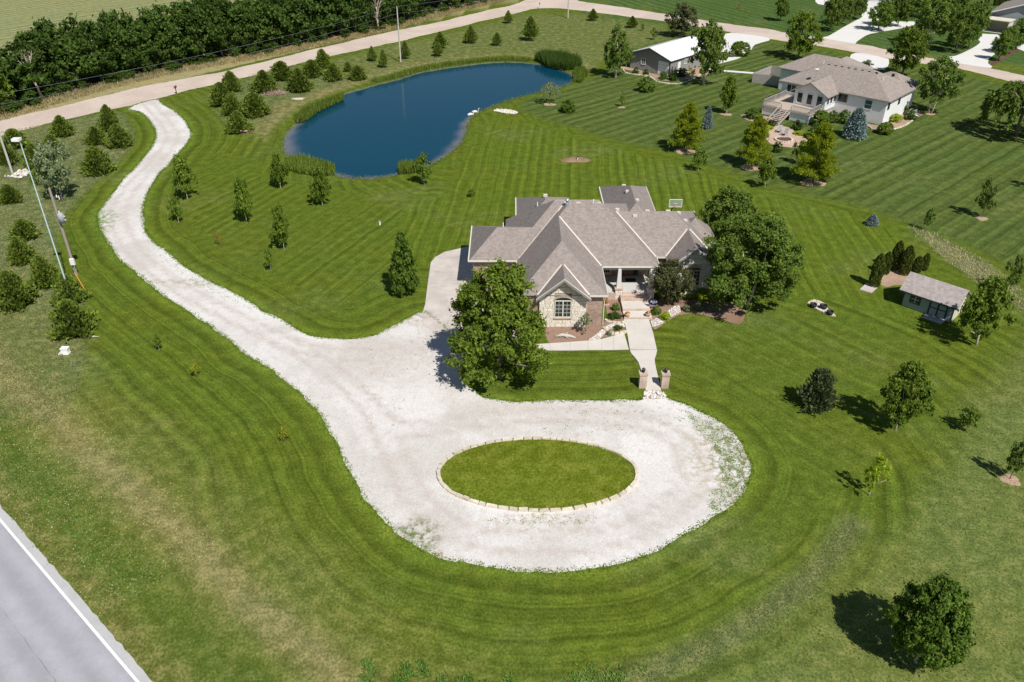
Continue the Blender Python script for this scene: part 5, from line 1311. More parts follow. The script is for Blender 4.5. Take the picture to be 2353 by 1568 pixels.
for i, lb in ((0, 'beyond the left edge pole'), (1, 'between the left edge pole and the pond pole'), (2, 'between the pond pole and the road bend pole'), (3, 'beyond the road bend pole')):
    wire(PP[i] + zt, PP[i+1] + zt, .9, 'power_line', 'upper power wire ' + lb); wire(PP[i] + zn, PP[i+1] + zn, 1.0, 'power_line', 'lower power wire ' + lb)
wire(PP[1] + Vector((0, 0, 8.5)), g(62, 400), .05, 'guy_wire', 'thin guy wire staying the left edge pole', .012)
# transformer pole
tb_ = g(176, 632); th = height((176, 632), 433)
tp = pole(tb_, th, 'dark wooden pole with grey transformer and meter box', .17, arm=False)
MB().tube([(0, 0, th - 1.0), (.55, -.1, th - .85)], .03, 6).build('bracket', M['steel'], tp)
MB().lathe([(.05, 0), (.07, .12), (.03, .3)], (.55, -.1, th - .95), 8).build('insulator', M['white'], tp); MB().tube([(.75, -.1, th - 1.15), (.75, -.1, th - .75)], .05, 7).build('cutout', M['white'], tp)
tf = MB().lathe([(.05, 0), (.30, .02), (.31, .95), (.24, 1.02), (.05, 1.05)], (.42, -.25, th - 3.6), 14).build('transformer', M['plastic'], tp, True)
MB().lathe([(.05, 0), (.06, .15), (.02, .28)], (.42, -.3, th - 2.55), 8).build('bushing', M['white'], tf)
for z in (.3, .7): MB().tube([(.72, -.25, th - 3.6 + z), (.84, -.25, th - 3.6 + z)], .05, 6).build('terminal', M['white'], tf)
MB().box(-.05, .40, -.42, -.2, 1.35, 2.05).build('meter_box', M['white'], tp); MB().tube([(.2, -.28, .05), (.2, -.28, 1.35)], .06, 8).build('conduit', M['steel'], tp)
# tall area light
lb_ = g(167, 697); lh = height((167, 697), 322)
lp = tag(empty('light_pole', lb_), 'tall thin blue-grey steel pole with white box head', 'light pole')
MB().tube([(0, 0, 0), (0, 0, lh * .5), (0, 0, lh)], [.075, .06, .045], 8).build('shaft', M['bluepole'], lp); MB().tube([(0, 0, 0), (0, 0, .6)], .11, 8).build('base_collar', M['bluepole'], lp)
MB().box(-.55, .12, -.35, .2, lh - .05, lh + .18).build('lamp_head', M['white'], lp); MB().box(-.62, -.57, -.38, .22, lh - .1, lh + .22).build('hood', M['black'], lp)
om = tag(empty('marker_post', g(197, 670)), 'orange cable marker post leaning by the transformer pole', 'marker post')
MB().tube([(0, 0, 0), (-.55, .1, 2.0)], [.05, .045], 7).build('tube', M['orange'], om); MB().tube([(-.55, .1, 2.0), (-.57, .1, 2.1)], .055, 7).build('cap', M['orange'], om)
pdl = tag(empty('utility_pedestal', g(152, 811)), 'white utility pedestal on bare ground at the meadow edge', 'pedestal')
MB().box(-.3, .3, -.22, .22, 0, .48).build('cabinet', M['white'], pdl); MB().box(-.34, .34, -.26, .26, .48, .55).build('lid', M['white'], pdl); MB().box(-.6, .35, -.35, .3, 0, .03).build('pad', M['conc2'], pdl)
# mailboxes
def mailbox(base, label, box, post):
    m = tag(empty('mailbox', base), label, 'mailbox')
    MB().box(-.06, .06, -.06, .06, 0, 1.15).build('post', M[post], m); MB().box(-.06, .06, -.35, .35, 1.0, 1.08).build('bracket', M[post], m)
    b = MB().extr([(-.15, -.35, 1.1), (.15, -.35, 1.1), (.15, -.35, 1.3), (.08, -.35, 1.4), (-.08, -.35, 1.4), (-.15, -.35, 1.3)], (0, .7, 0)).build('box', M[box], m)
    MB().box(.155, .17, -.2, -.14, 1.25, 1.5).build('flag', M['rust'], b)
mailbox(g(406, 216), 'dark mailbox on a leaning post at the drive entrance', 'rust', 'rust'); mailbox(g(1240, 20), 'teal mailbox on a post at the bend of the road', 'teal', 'bluepole')
# lamp pillars on the front walk
def pillar(base, label):
    p = tag(empty('lamp_pillar', base), label, 'pillar')
    MB().box(-.31, .31, -.31, .31, 0, 1.30).build('shaft', M['brick_p'], p); MB().box(-.36, .36, -.36, .36, 1.30, 1.42).build('cap', M['brick_p'], p)
    l = MB().lathe([(.10, 0), (.06, .06), (.13, .12), (.15, .34), (.17, .36), (.02, .50)], (0, 0, 1.42), 6).build('lantern', M['black'], p)
    MB().lathe([(.11, .15), (.12, .33)], (0, 0, 1.424), 6).build('glass', M['glass'], l)
pa = g(1476.5, 893); pb_ = g(1527.5, 893.5)
pillar((pa.x, pa.y + .31, 0), 'brick lamp pillar on the left of the front walk'); pillar((pb_.x, pb_.y + .31, 0), 'brick lamp pillar on the right of the front walk')
# flower pots on the lower landing
def pot(x, y, label, cols):
    p = tag(empty('flower_pot', (x, y, .17)), label, 'flower pot'); MB().lathe([(.16, 0), (.25, .30), (.28, .32), (.28, .36), (.22, .34)], (0, 0, 0), 14).build('pot', M['terracotta'], p, True)
    rng = np.random.default_rng(int(x * 10))
    for cm, k in cols:
        d = sph(k, rng); d[:, 2] = np.abs(d[:, 2]) * .6; C = d * np.array((.27, .27, .26)) * rng.random((k, 1))**.3 + np.array((0, 0, .36)); link('blossom' if cm != 'oak' else 'leaves', leaf_mesh('bloom', C, d + rng.normal(0, .3, (k, 3)), np.full(k, .055), M[cm], .8, rng), p)
pot(11.12, 68.15, 'pot of yellow flowers at the left of the lower landing', (('yellow', 90), ('pink', 26), ('oak', 40))); pot(13.12, 68.25, 'pot of pink and yellow flowers at the right of the landing', (('pink', 70), ('yellow', 50), ('oak', 40)))
# navy garden flag with white lettering
fl = tag(empty('garden_flag', (13.75, 69.75, 0), -.12), 'navy blue garden flag with white lettering beside the steps', 'flag')
MB().tube([(-.36, 0, 0), (-.36, 0, 1.25)], .015, 6).build('stake', M['black'], fl); MB().tube([(-.36, 0, 1.23), (.38, 0, 1.16)], .012, 6).build('crossbar', M['black'], fl)
cl = MB(); K = 9
vs = []; 
for j in range(2):
    for i in range(K): vs.append((-.32 + .68 * i / (K-1), .03 * math.sin(i * 1.3) + (.02 if j else 0), 1.22 - .06 * i / (K-1) - .62 * (1 - j)))
cl.add(vs, [(i, i+1, K+i+1, K+i) for i in range(K-1)]); cl.add([(v_[0], v_[1] + .006, v_[2]) for v_ in vs], [(i+1, i, K+i, K+i+1) for i in range(K-1)]); cl.build('cloth', M['navy'], fl)
tc = bpy.data.curves.new('lettering', 'FONT'); tc.body = 'RO7'; tc.size = .34; tc.extrude = .003; tcme_o = bpy.data.objects.new('lettering_tmp', tc); COL.objects.link(tcme_o)
bpy.context.view_layer.update(); dg = bpy.context.evaluated_depsgraph_get(); tme = bpy.data.meshes.new_from_object(tcme_o.evaluated_get(dg)); bpy.data.objects.remove(tcme_o); tme.materials.clear(); tme.materials.append(M['white'])
lt = link('lettering', tme, fl, (-.25, -.045, .86)); lt.rotation_euler = (R(90), R(6), 0)
MB().lathe([(.035, 0), (.035, .006)], (0, 0, 0), 10).build('dot', M['white'], fl).matrix_local = Matrix.Translation((.03, -.045, .75)) @ Matrix.Rotation(R(90), 4, 'X')
# wooden statue-like post by the bed, driftwood, log
bp = tag(empty('carved_post', g(1394, 700)), 'small orange-brown carved wooden post in the front bed', 'ornament')
MB().lathe([(.16, 0), (.13, .2), (.15, .5), (.10, .7), (.13, .8), (.05, .95)], (0, 0, 0), 9).build('post', M['amber'], bp); MB().lathe([(.25, 0), (.25, .06)], (0, 0, 0), 10).build('base', M['edge'], bp)
dw = tag(empty('driftwood', g(1296, 775)), 'bleached driftwood stump lying in the bed under the window', 'driftwood')
rr = random.Random(4); 
db = MB().tube([(-.9, -.1, .12), (-.2, .05, .22), (.6, -.05, .14), (1.1, -.2, .05)], [.05, .17, .15, .04], 8)
db.build('trunk', M['driftwood'], dw, True)
for i in range(9): a = rr.uniform(-1, 1); MB().tube([(a * .6, 0, .18), (a * .8 + rr.uniform(-.3, .3), rr.uniform(-.3, .35), rr.uniform(.15, .35)), (a + rr.uniform(-.4, .4), rr.uniform(-.5, .55), rr.uniform(.05, .55))], [.08, .05, .012], 6).build('root', M['driftwood'], dw, True)
fb = tag(empty('fallen_branch', g(212, 776)), 'short bleached branch lying on the mown edge', 'branch'); MB().tube([(-.5, -.1, .06), (0, .02, .09), (.6, .12, .05)], [.03, .06, .02], 7).build('limb', M['driftwood'], fb); MB().tube([(0, .02, .09), (.2, .25, .12)], [.03, .01], 5).build('twig', M['driftwood'], fb)
# basketball hoop behind the house
hb = tag(empty('basketball_hoop', (19.2, 90.0, 0)), 'basketball hoop with clear backboard behind the house', 'basketball hoop')
MB().tube([(-.3, .9, 0), (-.3, .9, 2.2), (-.1, .15, 3.1)], .09, 8).build('post', M['black'], hb)
bb = MB().box(-.92, .92, -.02, .02, 2.9, 4.0).build('backboard', M['acrylic'], hb)
for q in ((-.95, .95, 2.86, 2.93), (-.95, .95, 3.98, 4.05), (-.95, -.88, 2.93, 3.98), (.88, .95, 2.93, 3.98), (-.3, .3, 3.42, 3.46)): MB().box(q[0], q[1], -.035, .035, q[2], q[3]).build('frame', M['white'], bb)
MB().tube([(.23 * math.cos(t), -.28 + .23 * math.sin(t), 3.05) for t in np.linspace(0, 2 * math.pi, 17)], .02, 5).build('rim', M['orange'], hb)
MB().box(-.1, .1, -.08, .0, 3.0, 3.12).build('mount', M['orange'], hb); hb.scale = (.8, .8, .82)
# septic cap, valve, mulch mound, tyres
sc_ = tag(empty('cleanout_pipe', g(873, 517)), 'white capped pipe standing in the west lawn', 'pipe'); MB().tube([(0, 0, 0), (0, 0, .42)], .10, 10).build('pipe', M['pvc'], sc_); MB().lathe([(.13, 0), (.13, .07), (.05, .09)], (0, 0, .42), 10).build('cap', M['plastic'], sc_)
def mound(base, rx, ry, h, mat, name, label, cat, seed=1, parent=None):
    rng = np.random.default_rng(seed); V = [(0, 0, h)]; Fc = []; n1, n2 = 5, 22
    for i in range(1, n1 + 1):
        for j in range(n2):
            a = 2 * math.pi * j / n2; q = i / n1 * (1 + .10 * math.sin(a * 3 + seed) + .06 * math.sin(a * 5)); V.append((rx * q * math.cos(a), ry * q * math.sin(a), max(h * (1 - (i / n1)**2) + (rng.normal(0, .02) if i < n1 else -.02), .004 if i < n1 else -.02)))
    for j in range(n2): Fc.append((0, 1 + j, 1 + (j + 1) % n2))
    for i in range(n1 - 1):
        for j in range(n2): a = 1 + i * n2; Fc += [(a + j, a + n2 + j, a + n2 + (j + 1) % n2), (a + j, a + n2 + (j + 1) % n2, a + (j + 1) % n2)]
    me = npmesh(name, np.array(V), np.array(Fc), M[mat], True)
    o = link(name, me, parent, base)
    if label: tag(o, label, cat)
    return o
mound(g(1322, 368), 2.2, 1.1, .35, 'mulch', 'soil_mound', 'low bare soil mound on the lawn behind the house', 'mound', 3)
sq_ = tag(empty('mound_valve', g(1327, 366, .3)), 'small white valve standing on the soil mound', 'valve'); MB().tube([(0, 0, -.1), (0, 0, .35)], .06, 8).build('stem', M['pvc'], sq_); MB().lathe([(.12, 0), (.12, .08), (.03, .12)], (0, 0, .3), 8).build('head', M['black'], sq_)
def tyre(base, r, label, name='black_tub', cat='tub'):
    t = tag(empty(name, base), label, cat); MB().lathe([(r * .8, 0), (r, .18), (r, .40), (r * .86, .42), (r * .8, .30), (r * .78, .28)], (0, 0, 0), 18).build('rim', M['black'], t, True); MB().lathe([(r * .79, .2), (r * .2, .24)], (0, 0, 0), 14).build('soil', M['redmulch'], t)
sp_ = [g2(p) for p in ((1857,696),(1875,694),(1893,700),(1905,712),(1918,722),(1912,725),(1888,714),(1868,708))]
bed('stone_patch', sp_, 'riverrock', .012)
tyre(g(1868, 706), .34, 'black planting tub at the left end of the stone patch'); tyre(g(1891, 709), .36, 'black planting tub in the middle of the stone patch'); tyre(g(1906, 723), .33, 'black planting tub at the right end of the stone patch')
border('patch_border', [g2(p) for p in ((1857,698),(1872,692),(1895,701))], 'cream stones along the top of the tub patch', False, .3, .6, .3, .12, 12); border('patch_border', [g2(p) for p in ((1860,702),(1880,712),(1905,724),(1920,727))], 'cream stones along the bottom of the tub patch', False, .3, .6, .3, .12, 13)
wr = tag(empty('hose_reel', g(906, 612)), 'dark coiled hose ring lying by the tall lawn tree', 'hose ring'); MB().tube([(.42 * math.cos(t), .36 * math.sin(t), .06) for t in np.linspace(0, 2 * math.pi, 25)], .07, 6, False).build('coil', M['black'], wr); MB().tube([(.3 * math.cos(t), .26 * math.sin(t), .1) for t in np.linspace(0, 2 * math.pi, 21)], .06, 6, False).build('coil', M['black'], wr)
kd = tag(empty('toy_table', g(563, 306)), 'small reddish bench with a white top under a pond cedar', 'bench'); MB().box(-.55, .45, -.25, .25, .42, .48).build('top', M['white'], kd)
for sx, sy in ((-.5, -.2), (.4, -.2), (-.5, .2), (.4, .2)): MB().box(sx - .04, sx + .04, sy - .04, sy + .04, 0, .42).build('leg', M['pink'], kd)
MB().box(-.6, .5, -.33, -.27, .28, .36).build('rail', M['pink'], kd)
bpile = tag(empty('brush_pile', g(630, 218)), 'heap of dry pinkish brush between the pond cedars', 'brush pile')
rng = np.random.default_rng(77); kk = 700; a = rng.random(kk) * 6.28; q = rng.random(kk)**.5
C = np.stack([2.0 * q * np.cos(a), .9 * q * np.sin(a), .4 * (1 - q) * rng.random(kk)], 1); n = NT('dry_brush'); M['brush'] = n.out(n.mix(n.geo().outputs['Random Per Island'], (.30, .20, .15), (.46, .34, .27)), .9, .1)
link('twigs', spike_mesh('twigs', C, rng.normal(0, 1, (kk, 3)) + np.array((0, 0, .5)), rng.uniform(.4, 1.1, kk), np.full(kk, .03), M['brush'], rng), bpile)
mound(g(685, 227), 1.3, .8, .05, 'riverrock', 'gravel_disc', 'flat pale gravel disc on the pond bank', 'gravel disc', 5)
# swans on the pond
def swan(base, rz, label):
    s = tag(empty('swan', base, rz), label, 'swan'); body = []
    for t in np.linspace(0, 1, 9): body.append((-.5 + t * 1.0, 0, .05 + .16 * math.sin(math.pi * t * .9) + (.12 if t < .12 else 0)))
    path = body + [(.56, 0, .3), (.62, 0, .5), (.60, 0, .68), (.68, 0, .74), (.80, 0, .70)]
    rad = [.04, .13, .2, .24, .25, .23, .19, .14, .09, .06, .045, .045, .055, .02]
    MB().tube(path, rad, 10).build('body', M['white'], s, True); MB().tube([(.79, 0, .70), (.89, 0, .67)], [.03, .012], 6).build('bill', M['orange'], s)
    for sy in (-1, 1): MB().tube([(.25, sy * .14, .2), (-.1, sy * .2, .26), (-.5, sy * .08, .28)], [.06, .12, .02], 7).build('wing', M['white'], s, True)
swan(g(1081, 266, -.14), .5, 'white swan nearer the camera on the pond'); swan(g(1091, 260, -.14), .2, 'white swan farther from the camera on the pond')
# bins at the fence
for i, (x, y) in enumerate(((-24.6, 13.2), (-23.2, 13.4))):
    bn = tag(empty('wheeled_bin', NO + E1 * x + E2 * y, RA), ('dark green wheeled bin in the fence corner, farther from the house', 'dark green wheeled bin in the fence corner, nearer the house')[i], 'bin')
    MB().add([(-.28,-.3,0),(.28,-.3,0),(.28,.3,0),(-.28,.3,0),(-.36,-.38,1.0),(.36,-.38,1.0),(.36,.38,1.0),(-.36,.38,1.0)], [(0,3,2,1),(4,5,6,7),(0,1,5,4),(1,2,6,5),(2,3,7,6),(3,0,4,7)]).build('body', M['shedtrim'], bn); MB().box(-.4, .4, -.42, .42, 1.0, 1.08).build('lid', M['shedtrim'], bn)
# bare soil by the arborvitaes and a flat stone pad
bed('soil_patch', [g2(p) for p in ((2018,645),(2030,628),(2050,618),(2085,632),(2098,645),(2090,658),(2060,655),(2035,660))], 'mulch2', .010)
tag(MB().prism([g2(p) for p in ((1975,667),(1991,652),(2018,660),(2002,675))], 0, .10).build('stone_pad', M['conc']), 'flat square stone pad in front of the arborvitaes', 'stone pad')
# worn ends

# ------------------------------------------------------------------ trees and shrubs (base x, base y, top y, width on the survey sheet)
GC = 'cedars in the rough meadow'; GP = 'cedars on the pond bank'
CEDARS = [
 ((140,316),266,50,'bushy cedar beside the dirt road, left of the drive mouth',GC,None),
 ((250,304),241,45,'tall narrow cedar touching a wider one at the drive mouth',GC,1),
 ((271,342),285,52,'wide cedar just in front of the tall drive-mouth cedar',GC,None),
 ((217,335),292,48,'round cedar left of the paired drive-mouth cedars',GC,None),
 ((220,405),338,62,'broad two-topped cedar nearest the bend of the drive',GC,2),
 ((118,352),310,36,'small dull cedar beside the silvery meadow tree',GC,None),
 ((30,344),297,52,'cedar by the road behind the white lamp head',GC,None),
 ((78,389),331,56,'cedar standing directly behind the tall light pole',GC,None),
 ((14,382),330,48,'cedar at the left edge behind the leftmost pole',GC,None),
 ((98,424),374,50,'cedar left of the silvery tree trunk',GC,None),
 ((20,470),425,46,'cedar at the left edge just below the white rubble',GC,None),
 ((52,555),505,56,'cedar with a second cedar directly in front of it',GC,None),
 ((45,610),545,58,'cedar directly below another near the left edge',GC,None),
 ((100,666),588,62,'bright cedar midway between the pole base and left edge',GC,3),
 ((27,716),625,80,'large cedar cut by the left edge of the view',GC,0),
 ((155,704),630,68,'bluish cedar at the foot of the tall light pole',GC,1),
 ((160,780),692,88,'largest meadow cedar, nearest the camera',GC,2),
 ((530,214),164,42,'cedar nearest the road in the western pond clump',GP,None),
 ((508,247),190,52,'leftmost cedar of the western pond clump',GP,None),
 ((532,268),216,46,'dull cedar squeezed inside the western pond clump',GP,None),
 ((583,271),213,60,'rightmost cedar of the western pond clump',GP,None),
 ((545,308),255,54,'front cedar of the clump with a little bench beneath',GP,None),
 ((605,215),162,58,'wide cedar just left of the brush pile',GP,None),
 ((645,187),141,50,'cedar by the road above the brush pile',GP,None),
 ((686,214),158,54,'wide cedar above the flat gravel disc',GP,None),
 ((715,180),138,48,'cedar tucked behind the gravel disc cedar',GP,None),
 ((741,160),113,40,'tall pointed cedar beside the road above the pond',GP,None),
 ((765,188),146,44,'spreading cedar right of the pointed roadside cedar',GP,None),
 ((799,166),142,19,'smallest cedar of the pond bank, beside a bigger one',GP,None),
 ((821,186),151,38,'last low cedar before the stemmed trees',GP,None)]
for b, t, w, lb, gr, vr in CEDARS: plantpx('cedar', b, t, w, lb, gr, var=vr)
GF = 'small stemmed cedars by the dirt road'
for b, t, w, lb in [((856,141),106,25,'leftmost of the small stemmed cedars north of the pond'), ((882,156),114,23,'narrow stemmed cedar left of the pond pole'), ((932,136),95,24,'stemmed cedar just right of the pond pole'), ((1007,130),97,26,'front one of the two overlapping stemmed cedars'), ((1012,112),73,36,'rear one of the two overlapping stemmed cedars'),
    ((1082,100),59,34,'largest round stemmed cedar north of the pond'), ((1142,105),75,26,'stemmed cedar mirrored in the pond water'), ((1168,54),24,23,'stemmed cedar right beside the dirt road'), ((1219,94),38,38,'tall ragged cedar above the cattails'), ((1362,48),20,27,'stemmed cedar just right of the road bend pole'), ((1452,64),37,30,'bushy cedar near the side road above the barn')]:
    plantpx('cedar_f', b, t, w, lb, GF)
for b, t, w, lb in [((1477,72),53,10,'thin sapling beside the bushy cedar above the barn'), ((1503,92),63,18,'taller thin sapling left of the bronze tree')]: plantpx('leaner', b, t, w, lb, 'thin saplings above the barn', name='young_tree')
plantpx('olive', (145,463), 328, 84, 'silvery green open tree with grey trunk in the meadow')
# lawn trees west of the house
GO = 'young lawn trees by the drive'
for b, t, w, lb, kd in [((431,458),351,56,'broad young oak right of the drive bend','oak'), ((411,512),449,31,'small young oak just below the broad one','oaksmall'), ((567,511),399,46,'tall young oak between the drive and the pond','oak'), ((645,433),344,40,'slender young oak at the west end of the pond','oak'), ((741,472),374,50,'young oak by the reeds on the south pond shore','oak'),
    ((653,574),466,46,'tall narrow young oak in mid west lawn','oak'), ((623,622),565,22,'smallest young oak, below the tall narrow one','oaksmall'), ((975,425),351,44,'young oak on the south shore of the pond','oaksmall')]:
    plantpx(kd, b, t, w, lb, GO)
plantpx('loose', (933,677), 527, 92, 'tall loose dark tree beside the concrete apron', var=0)
plantpx('yellowsap', (452,868), 832, 24, 'yellow-green sapling in the lower west lawn'); plantpx('yellowsap', (655,1014), 978, 26, 'yellow-leaved sapling left of the gravel loop'); plantpx('oaksmall', (367,806), 766, 18, 'tiny green sapling nearest the meadow edge', name='sapling', cat='sapling'); plantpx('redsap', (503,565), 526, 15, 'tiny reddish sapling in the west lawn'); plantpx('oaksmall', (1083,453), 432, 20, 'small sapling in a mulch ring behind the garage')
# round the house
plant('bigoak', (g(1150,868).x, g(1150,868).y, 0), 10.2, 11.2, 'big leafy tree standing in front of the garage', var=0, rz=.4)
plant('bigbirch', (23.0, 70.6, 0), 9.3, 9.7, 'big multi-stemmed tree at the east end of the house', var=0, rz=1.0)
plant('shade', (23.4, 82.5, 0), 6.2, 7.6, 'dense tree behind the big multi-stemmed one', var=0)
plant('purple', (15.6, 70.8, 0), 4.7, 5.0, 'dark bronze-leaved tree beside the front porch', var=0, rz=.3)
plant('silver', (g(1346,768).x, g(1346,768).y, 0), 1.5, 2.3, 'thin silvery shrub in front of the brick wall')
for b, t, w, kd, lb in [((1415,716),696,20,'shrub','leafy green shrub in the bed left of the steps'), ((1412,735),722,36,'darkshrub','low grassy perennials behind the upper bed border'), ((1420,760),750,24,'darkshrub','low grassy tuft by the rock bed border'), ((1509,725),704,26,'shrub','green shrub right of the flower pots'), ((1529,740),718,26,'limeshrub','lime green round shrub at the lawn edge'),
    ((1617,692),668,62,'limeshrub','wide yellow-green hedge under the east gable window'), ((1580,718),700,22,'greyshrub','rosy grey perennial at the lawn edge, nearest the lime shrub'), ((1608,715),695,26,'greyshrub','rosy grey perennial in the middle of the east bed'), ((1640,718),698,26,'greyshrub','rosy grey perennial nearest the big multi-stemmed tree'), ((1400,772),760,12,'greyshrub','tiny bluish tuft beside the front path')]:
    plantpx(kd, b, t, w, lb)
# east lawn
plantpx('cedar_d', (1882,950), 848, 80, 'dark dense cedar standing alone in the east lawn')
plantpx('loose', (2057,988), 834, 112, 'large leafy tree with pale trunk in the east lawn', var=1)
plantpx('oaksmall', (2219,988), 934, 54, 'small round tree right of the pale-trunked tree', var=0)
plantpx('sparse', (1997,1139), 1043, 68, 'sparse lime-leaved young tree with pale stem', var=0)
plantpx('leaner', (2320,1101), 1001, 56, 'young tree in a pink mulch ring at the right edge', var=0)
plantpx('roundoak', (2105,1520), 1340, 176, 'big round dense tree at the lower right')
mound(g(2322, 1103), .75, .7, .03, 'mulch2', 'mulch_ring', 'pink mulch ring under the right edge young tree', 'mulch ring', 11)
plantpx('loose', (2243,792), 640, 112, 'leafy tree crowding the right end of the shed', var=1)
plantpx('leaner', (2317,674), 585, 40, 'slim tree leaning at the end of the tall-grass ditch')
plantpx('leaner', (2256,500), 407, 48, 'young tree with long shadow in the striped east lawn'); mound(g(2256, 502), .8, .8, .03, 'mulch2', 'mulch_ring', 'mulch ring under the long-shadowed young tree', 'mulch ring', 14)
plantpx('leaner', (2127,530), 473, 24, 'narrow young tree at the head of the ditch'); plantpx('leaner', (2400,440), 350, 50, 'young tree just beyond the right edge of the striped lawn')
plantpx('spruce', (2006,521), 492, 30, 'tiny blue spruce alone in the east lawn')
for b, t, w, lb in [((2010,662),585,30,'front arborvitae at the left corner of the hedge'), ((2034,632),580,24,'second arborvitae behind the corner one'), ((2056,622),555,27,'tallest arborvitae at the back of the corner'), ((2079,634),566,30,'arborvitae alone in the middle of the row'), ((2107,628),590,24,'arborvitae just behind the shed roof'), ((2124,623),583,18,'slim arborvitae at the right end of the row')]:
    plantpx('column', b, t, w * .84, lb, 'arborvitaes by the shed')
# back lot and white house
plantpx('cotton', (1414,179), 56, 72, 'pale-trunked tree left of the barn', var=0); plantpx('cotton', (1616,195), 44, 98, 'larger pale-trunked tree right of the barn', var=1)
plantpx('purple', (1565,85), 7, 74, 'dark bronze round tree behind the barn', var=1)
plantpx('willow', (1263,239), 189, 44, 'small weeping willow beside the pond', var=0); mound(g(1263, 240), 1.2, 1.0, .03, 'mulch2', 'mulch_ring', 'mulch ring under the small willow', 'mulch ring', 15)
for b, t, w, lb in [((1306,261),229,40,'round green bush right of the rock tongue'), ((1486,214),176,43,'round flowering bush in front of the barn bed'), ((1730,275),247,33,'round bush left of the white house deck')]: plantpx('shrub', b, t, w, lb)
plantpx('sparse', (1429,246), 207, 17, 'thin young tree between the round bushes', var=1); mound(g(1429, 247), .7, .6, .03, 'mulch2', 'mulch_ring', 'mulch ring under the thin young tree', 'mulch ring', 16)
for b, t, w, lb, vr in [((1575,348),239,80,'feathery yellow-green cypress nearest the barn',0), ((1728,385),268,78,'feathery yellow-green cypress left of the patio',1), ((1868,420),284,98,'largest feathery yellow-green cypress, right of the patio',2)]:
    plantpx('cypress', b, t, w, lb, var=vr); mound(g(*b), 1.9, 1.5, .04, 'mulch2', 'mulch_ring', 'mulch ring under the ' + lb.split(',')[0], 'mulch ring', vr + 20)
plantpx('spruce', (1626,298), 242, 25, 'narrow blue spruce right of the first cypress'); plantpx('spruce', (1968,322), 246, 60, 'big blue spruce against the white house wall')
plantpx('oak', (1669,262), 170, 44, 'upright dark tree in the mid back lawn', var=1); mound(g(1669, 263), 1.1, .9, .03, 'mulch2', 'mulch_ring', 'mulch ring under the upright dark tree', 'mulch ring', 24)
plantpx('oaksmall', (1604,393), 335, 40, 'small round-topped tree below the first cypress', var=0); plantpx('oaksmall', (1757,432), 366, 46, 'small dark tree below the second cypress', var=1); plantpx('oaksmall', (1832,377), 318, 36, 'small bronze tree inside the patio edge', var=0)
for b, t, w, kd, lb in [((1887,293),252,38,'boxwood','tall clipped shrub beside the deck corner'), ((1872,322),285,32,'darkshrub','dark bluish shrub at the patio edge'), ((1914,283),254,28,'shrub','left one of two shrubs against the white wall'), ((1941,286),252,30,'shrub','right one of two shrubs against the white wall'), ((2036,311),281,36,'boxwood','round clipped shrub at the white house corner'), ((2060,282),262,34,'limeshrub','yellow-green spreading shrub beside the white side wall'), ((2094,277),254,32,'darkshrub','dark grassy shrub by the air conditioner'), ((2078,262),240,20,'shrub','small shrub behind the air conditioner'),
    ((1787,352),326,26,'darkshrub','dark bluish shrub at the left foot of the patio'), ((1835,300),276,28,'darkshrub','dark shrub under the deck, right of the stair'), ((1774,292),275,24,'darkshrub','dark shrub under the deck, left of the stair'), ((1765,300),290,34,'limeshrub','yellow flowering perennials at the stair foot'), ((1840,312),303,30,'limeshrub','yellow-green perennials behind the lounge chairs'),
    ((1703,131),95,46,'boxwood','big clipped round shrub by the barn drive'), ((1662,139),119,24,'boxwood','small clipped round shrub by the barn drive'), ((1681,132),117,20,'greyshrub','grey-leaved shrub between the clipped round ones'), ((1461,171),154,15,'darkshrub','left small shrub against the barn front'), ((1484,174),159,16,'darkshrub','right small shrub against the barn front'), ((1524,184),163,20,'shrub','light green shrub by the barn overhead door'), ((1546,186),166,28,'darkshrub','dark shrub at the barn corner'), ((1568,178),156,30,'darkshrub','dark shrub along the barn side wall'), ((1992,156),137,28,'greyshrub','wispy grey shrub on the white house drive side')]:
    plantpx(kd, b, t, w, lb)
# street side and beyond
plantpx('maple', (1833,136), 25, 84, 'bright round tree on the lawn behind the white house', var=0); plantpx('maple', (2072,176), 59, 92, 'bright round tree at the white house drive', var=1)
plantpx('birch', (2137,261), 130, 110, 'pale two-stemmed birch east of the white house', var=0); mound(g(2137, 262), 1.0, .8, .03, 'mulch2', 'mulch_ring', 'mulch ring under the two-stemmed birch', 'mulch ring', 26)
plant('willow', (77.5, 123.5, 0), 10.5, 8.4, 'large weeping willow at the right edge', var=1)
plantpx('shade', (1793,49), -14, 36, 'round lawn tree at the top of the view')
for i, (b, t, w, kd, lb) in enumerate([((1908,72),-8,56,'shade','left tree of the clump beside the north drive'), ((1932,58),-14,56,'shade','middle tree of the clump beside the north drive'), ((1962,44),-20,50,'shade','right tree of the clump beside the north drive'), ((2017,71),5,62,'shade','tree shading the north drive, nearest the road'), ((2030,60),-2,50,'shade','tree just behind the one shading the north drive'), ((2062,62),-14,52,'shade','tall tree on the grass between the two far drives'),
    ((2133,106),-14,96,'birch','large pale-stemmed tree on the far grass island'), ((2195,121),18,62,'shade','front tree right of the pale-stemmed one'), ((2225,112),0,60,'shade','back tree right of the pale-stemmed one'), ((2180,70),-30,70,'shade','tall tree behind the far grass island'), ((2105,40),-40,70,'shade','tall tree at the top edge between far drives'), ((2294,139),70,44,'shade','front tree of the row along the far drive'), ((2312,124),58,48,'shade','second tree of the row along the far drive'), ((2334,112),42,52,'shade','third tree of the row along the far drive'), ((2356,100),30,52,'shade','last tree of the row along the far drive'),
    ((1700,20),6,14,'redsap','small bare-leaved tree on the far striped lawn')]): plantpx(kd, b, t, w, lb)
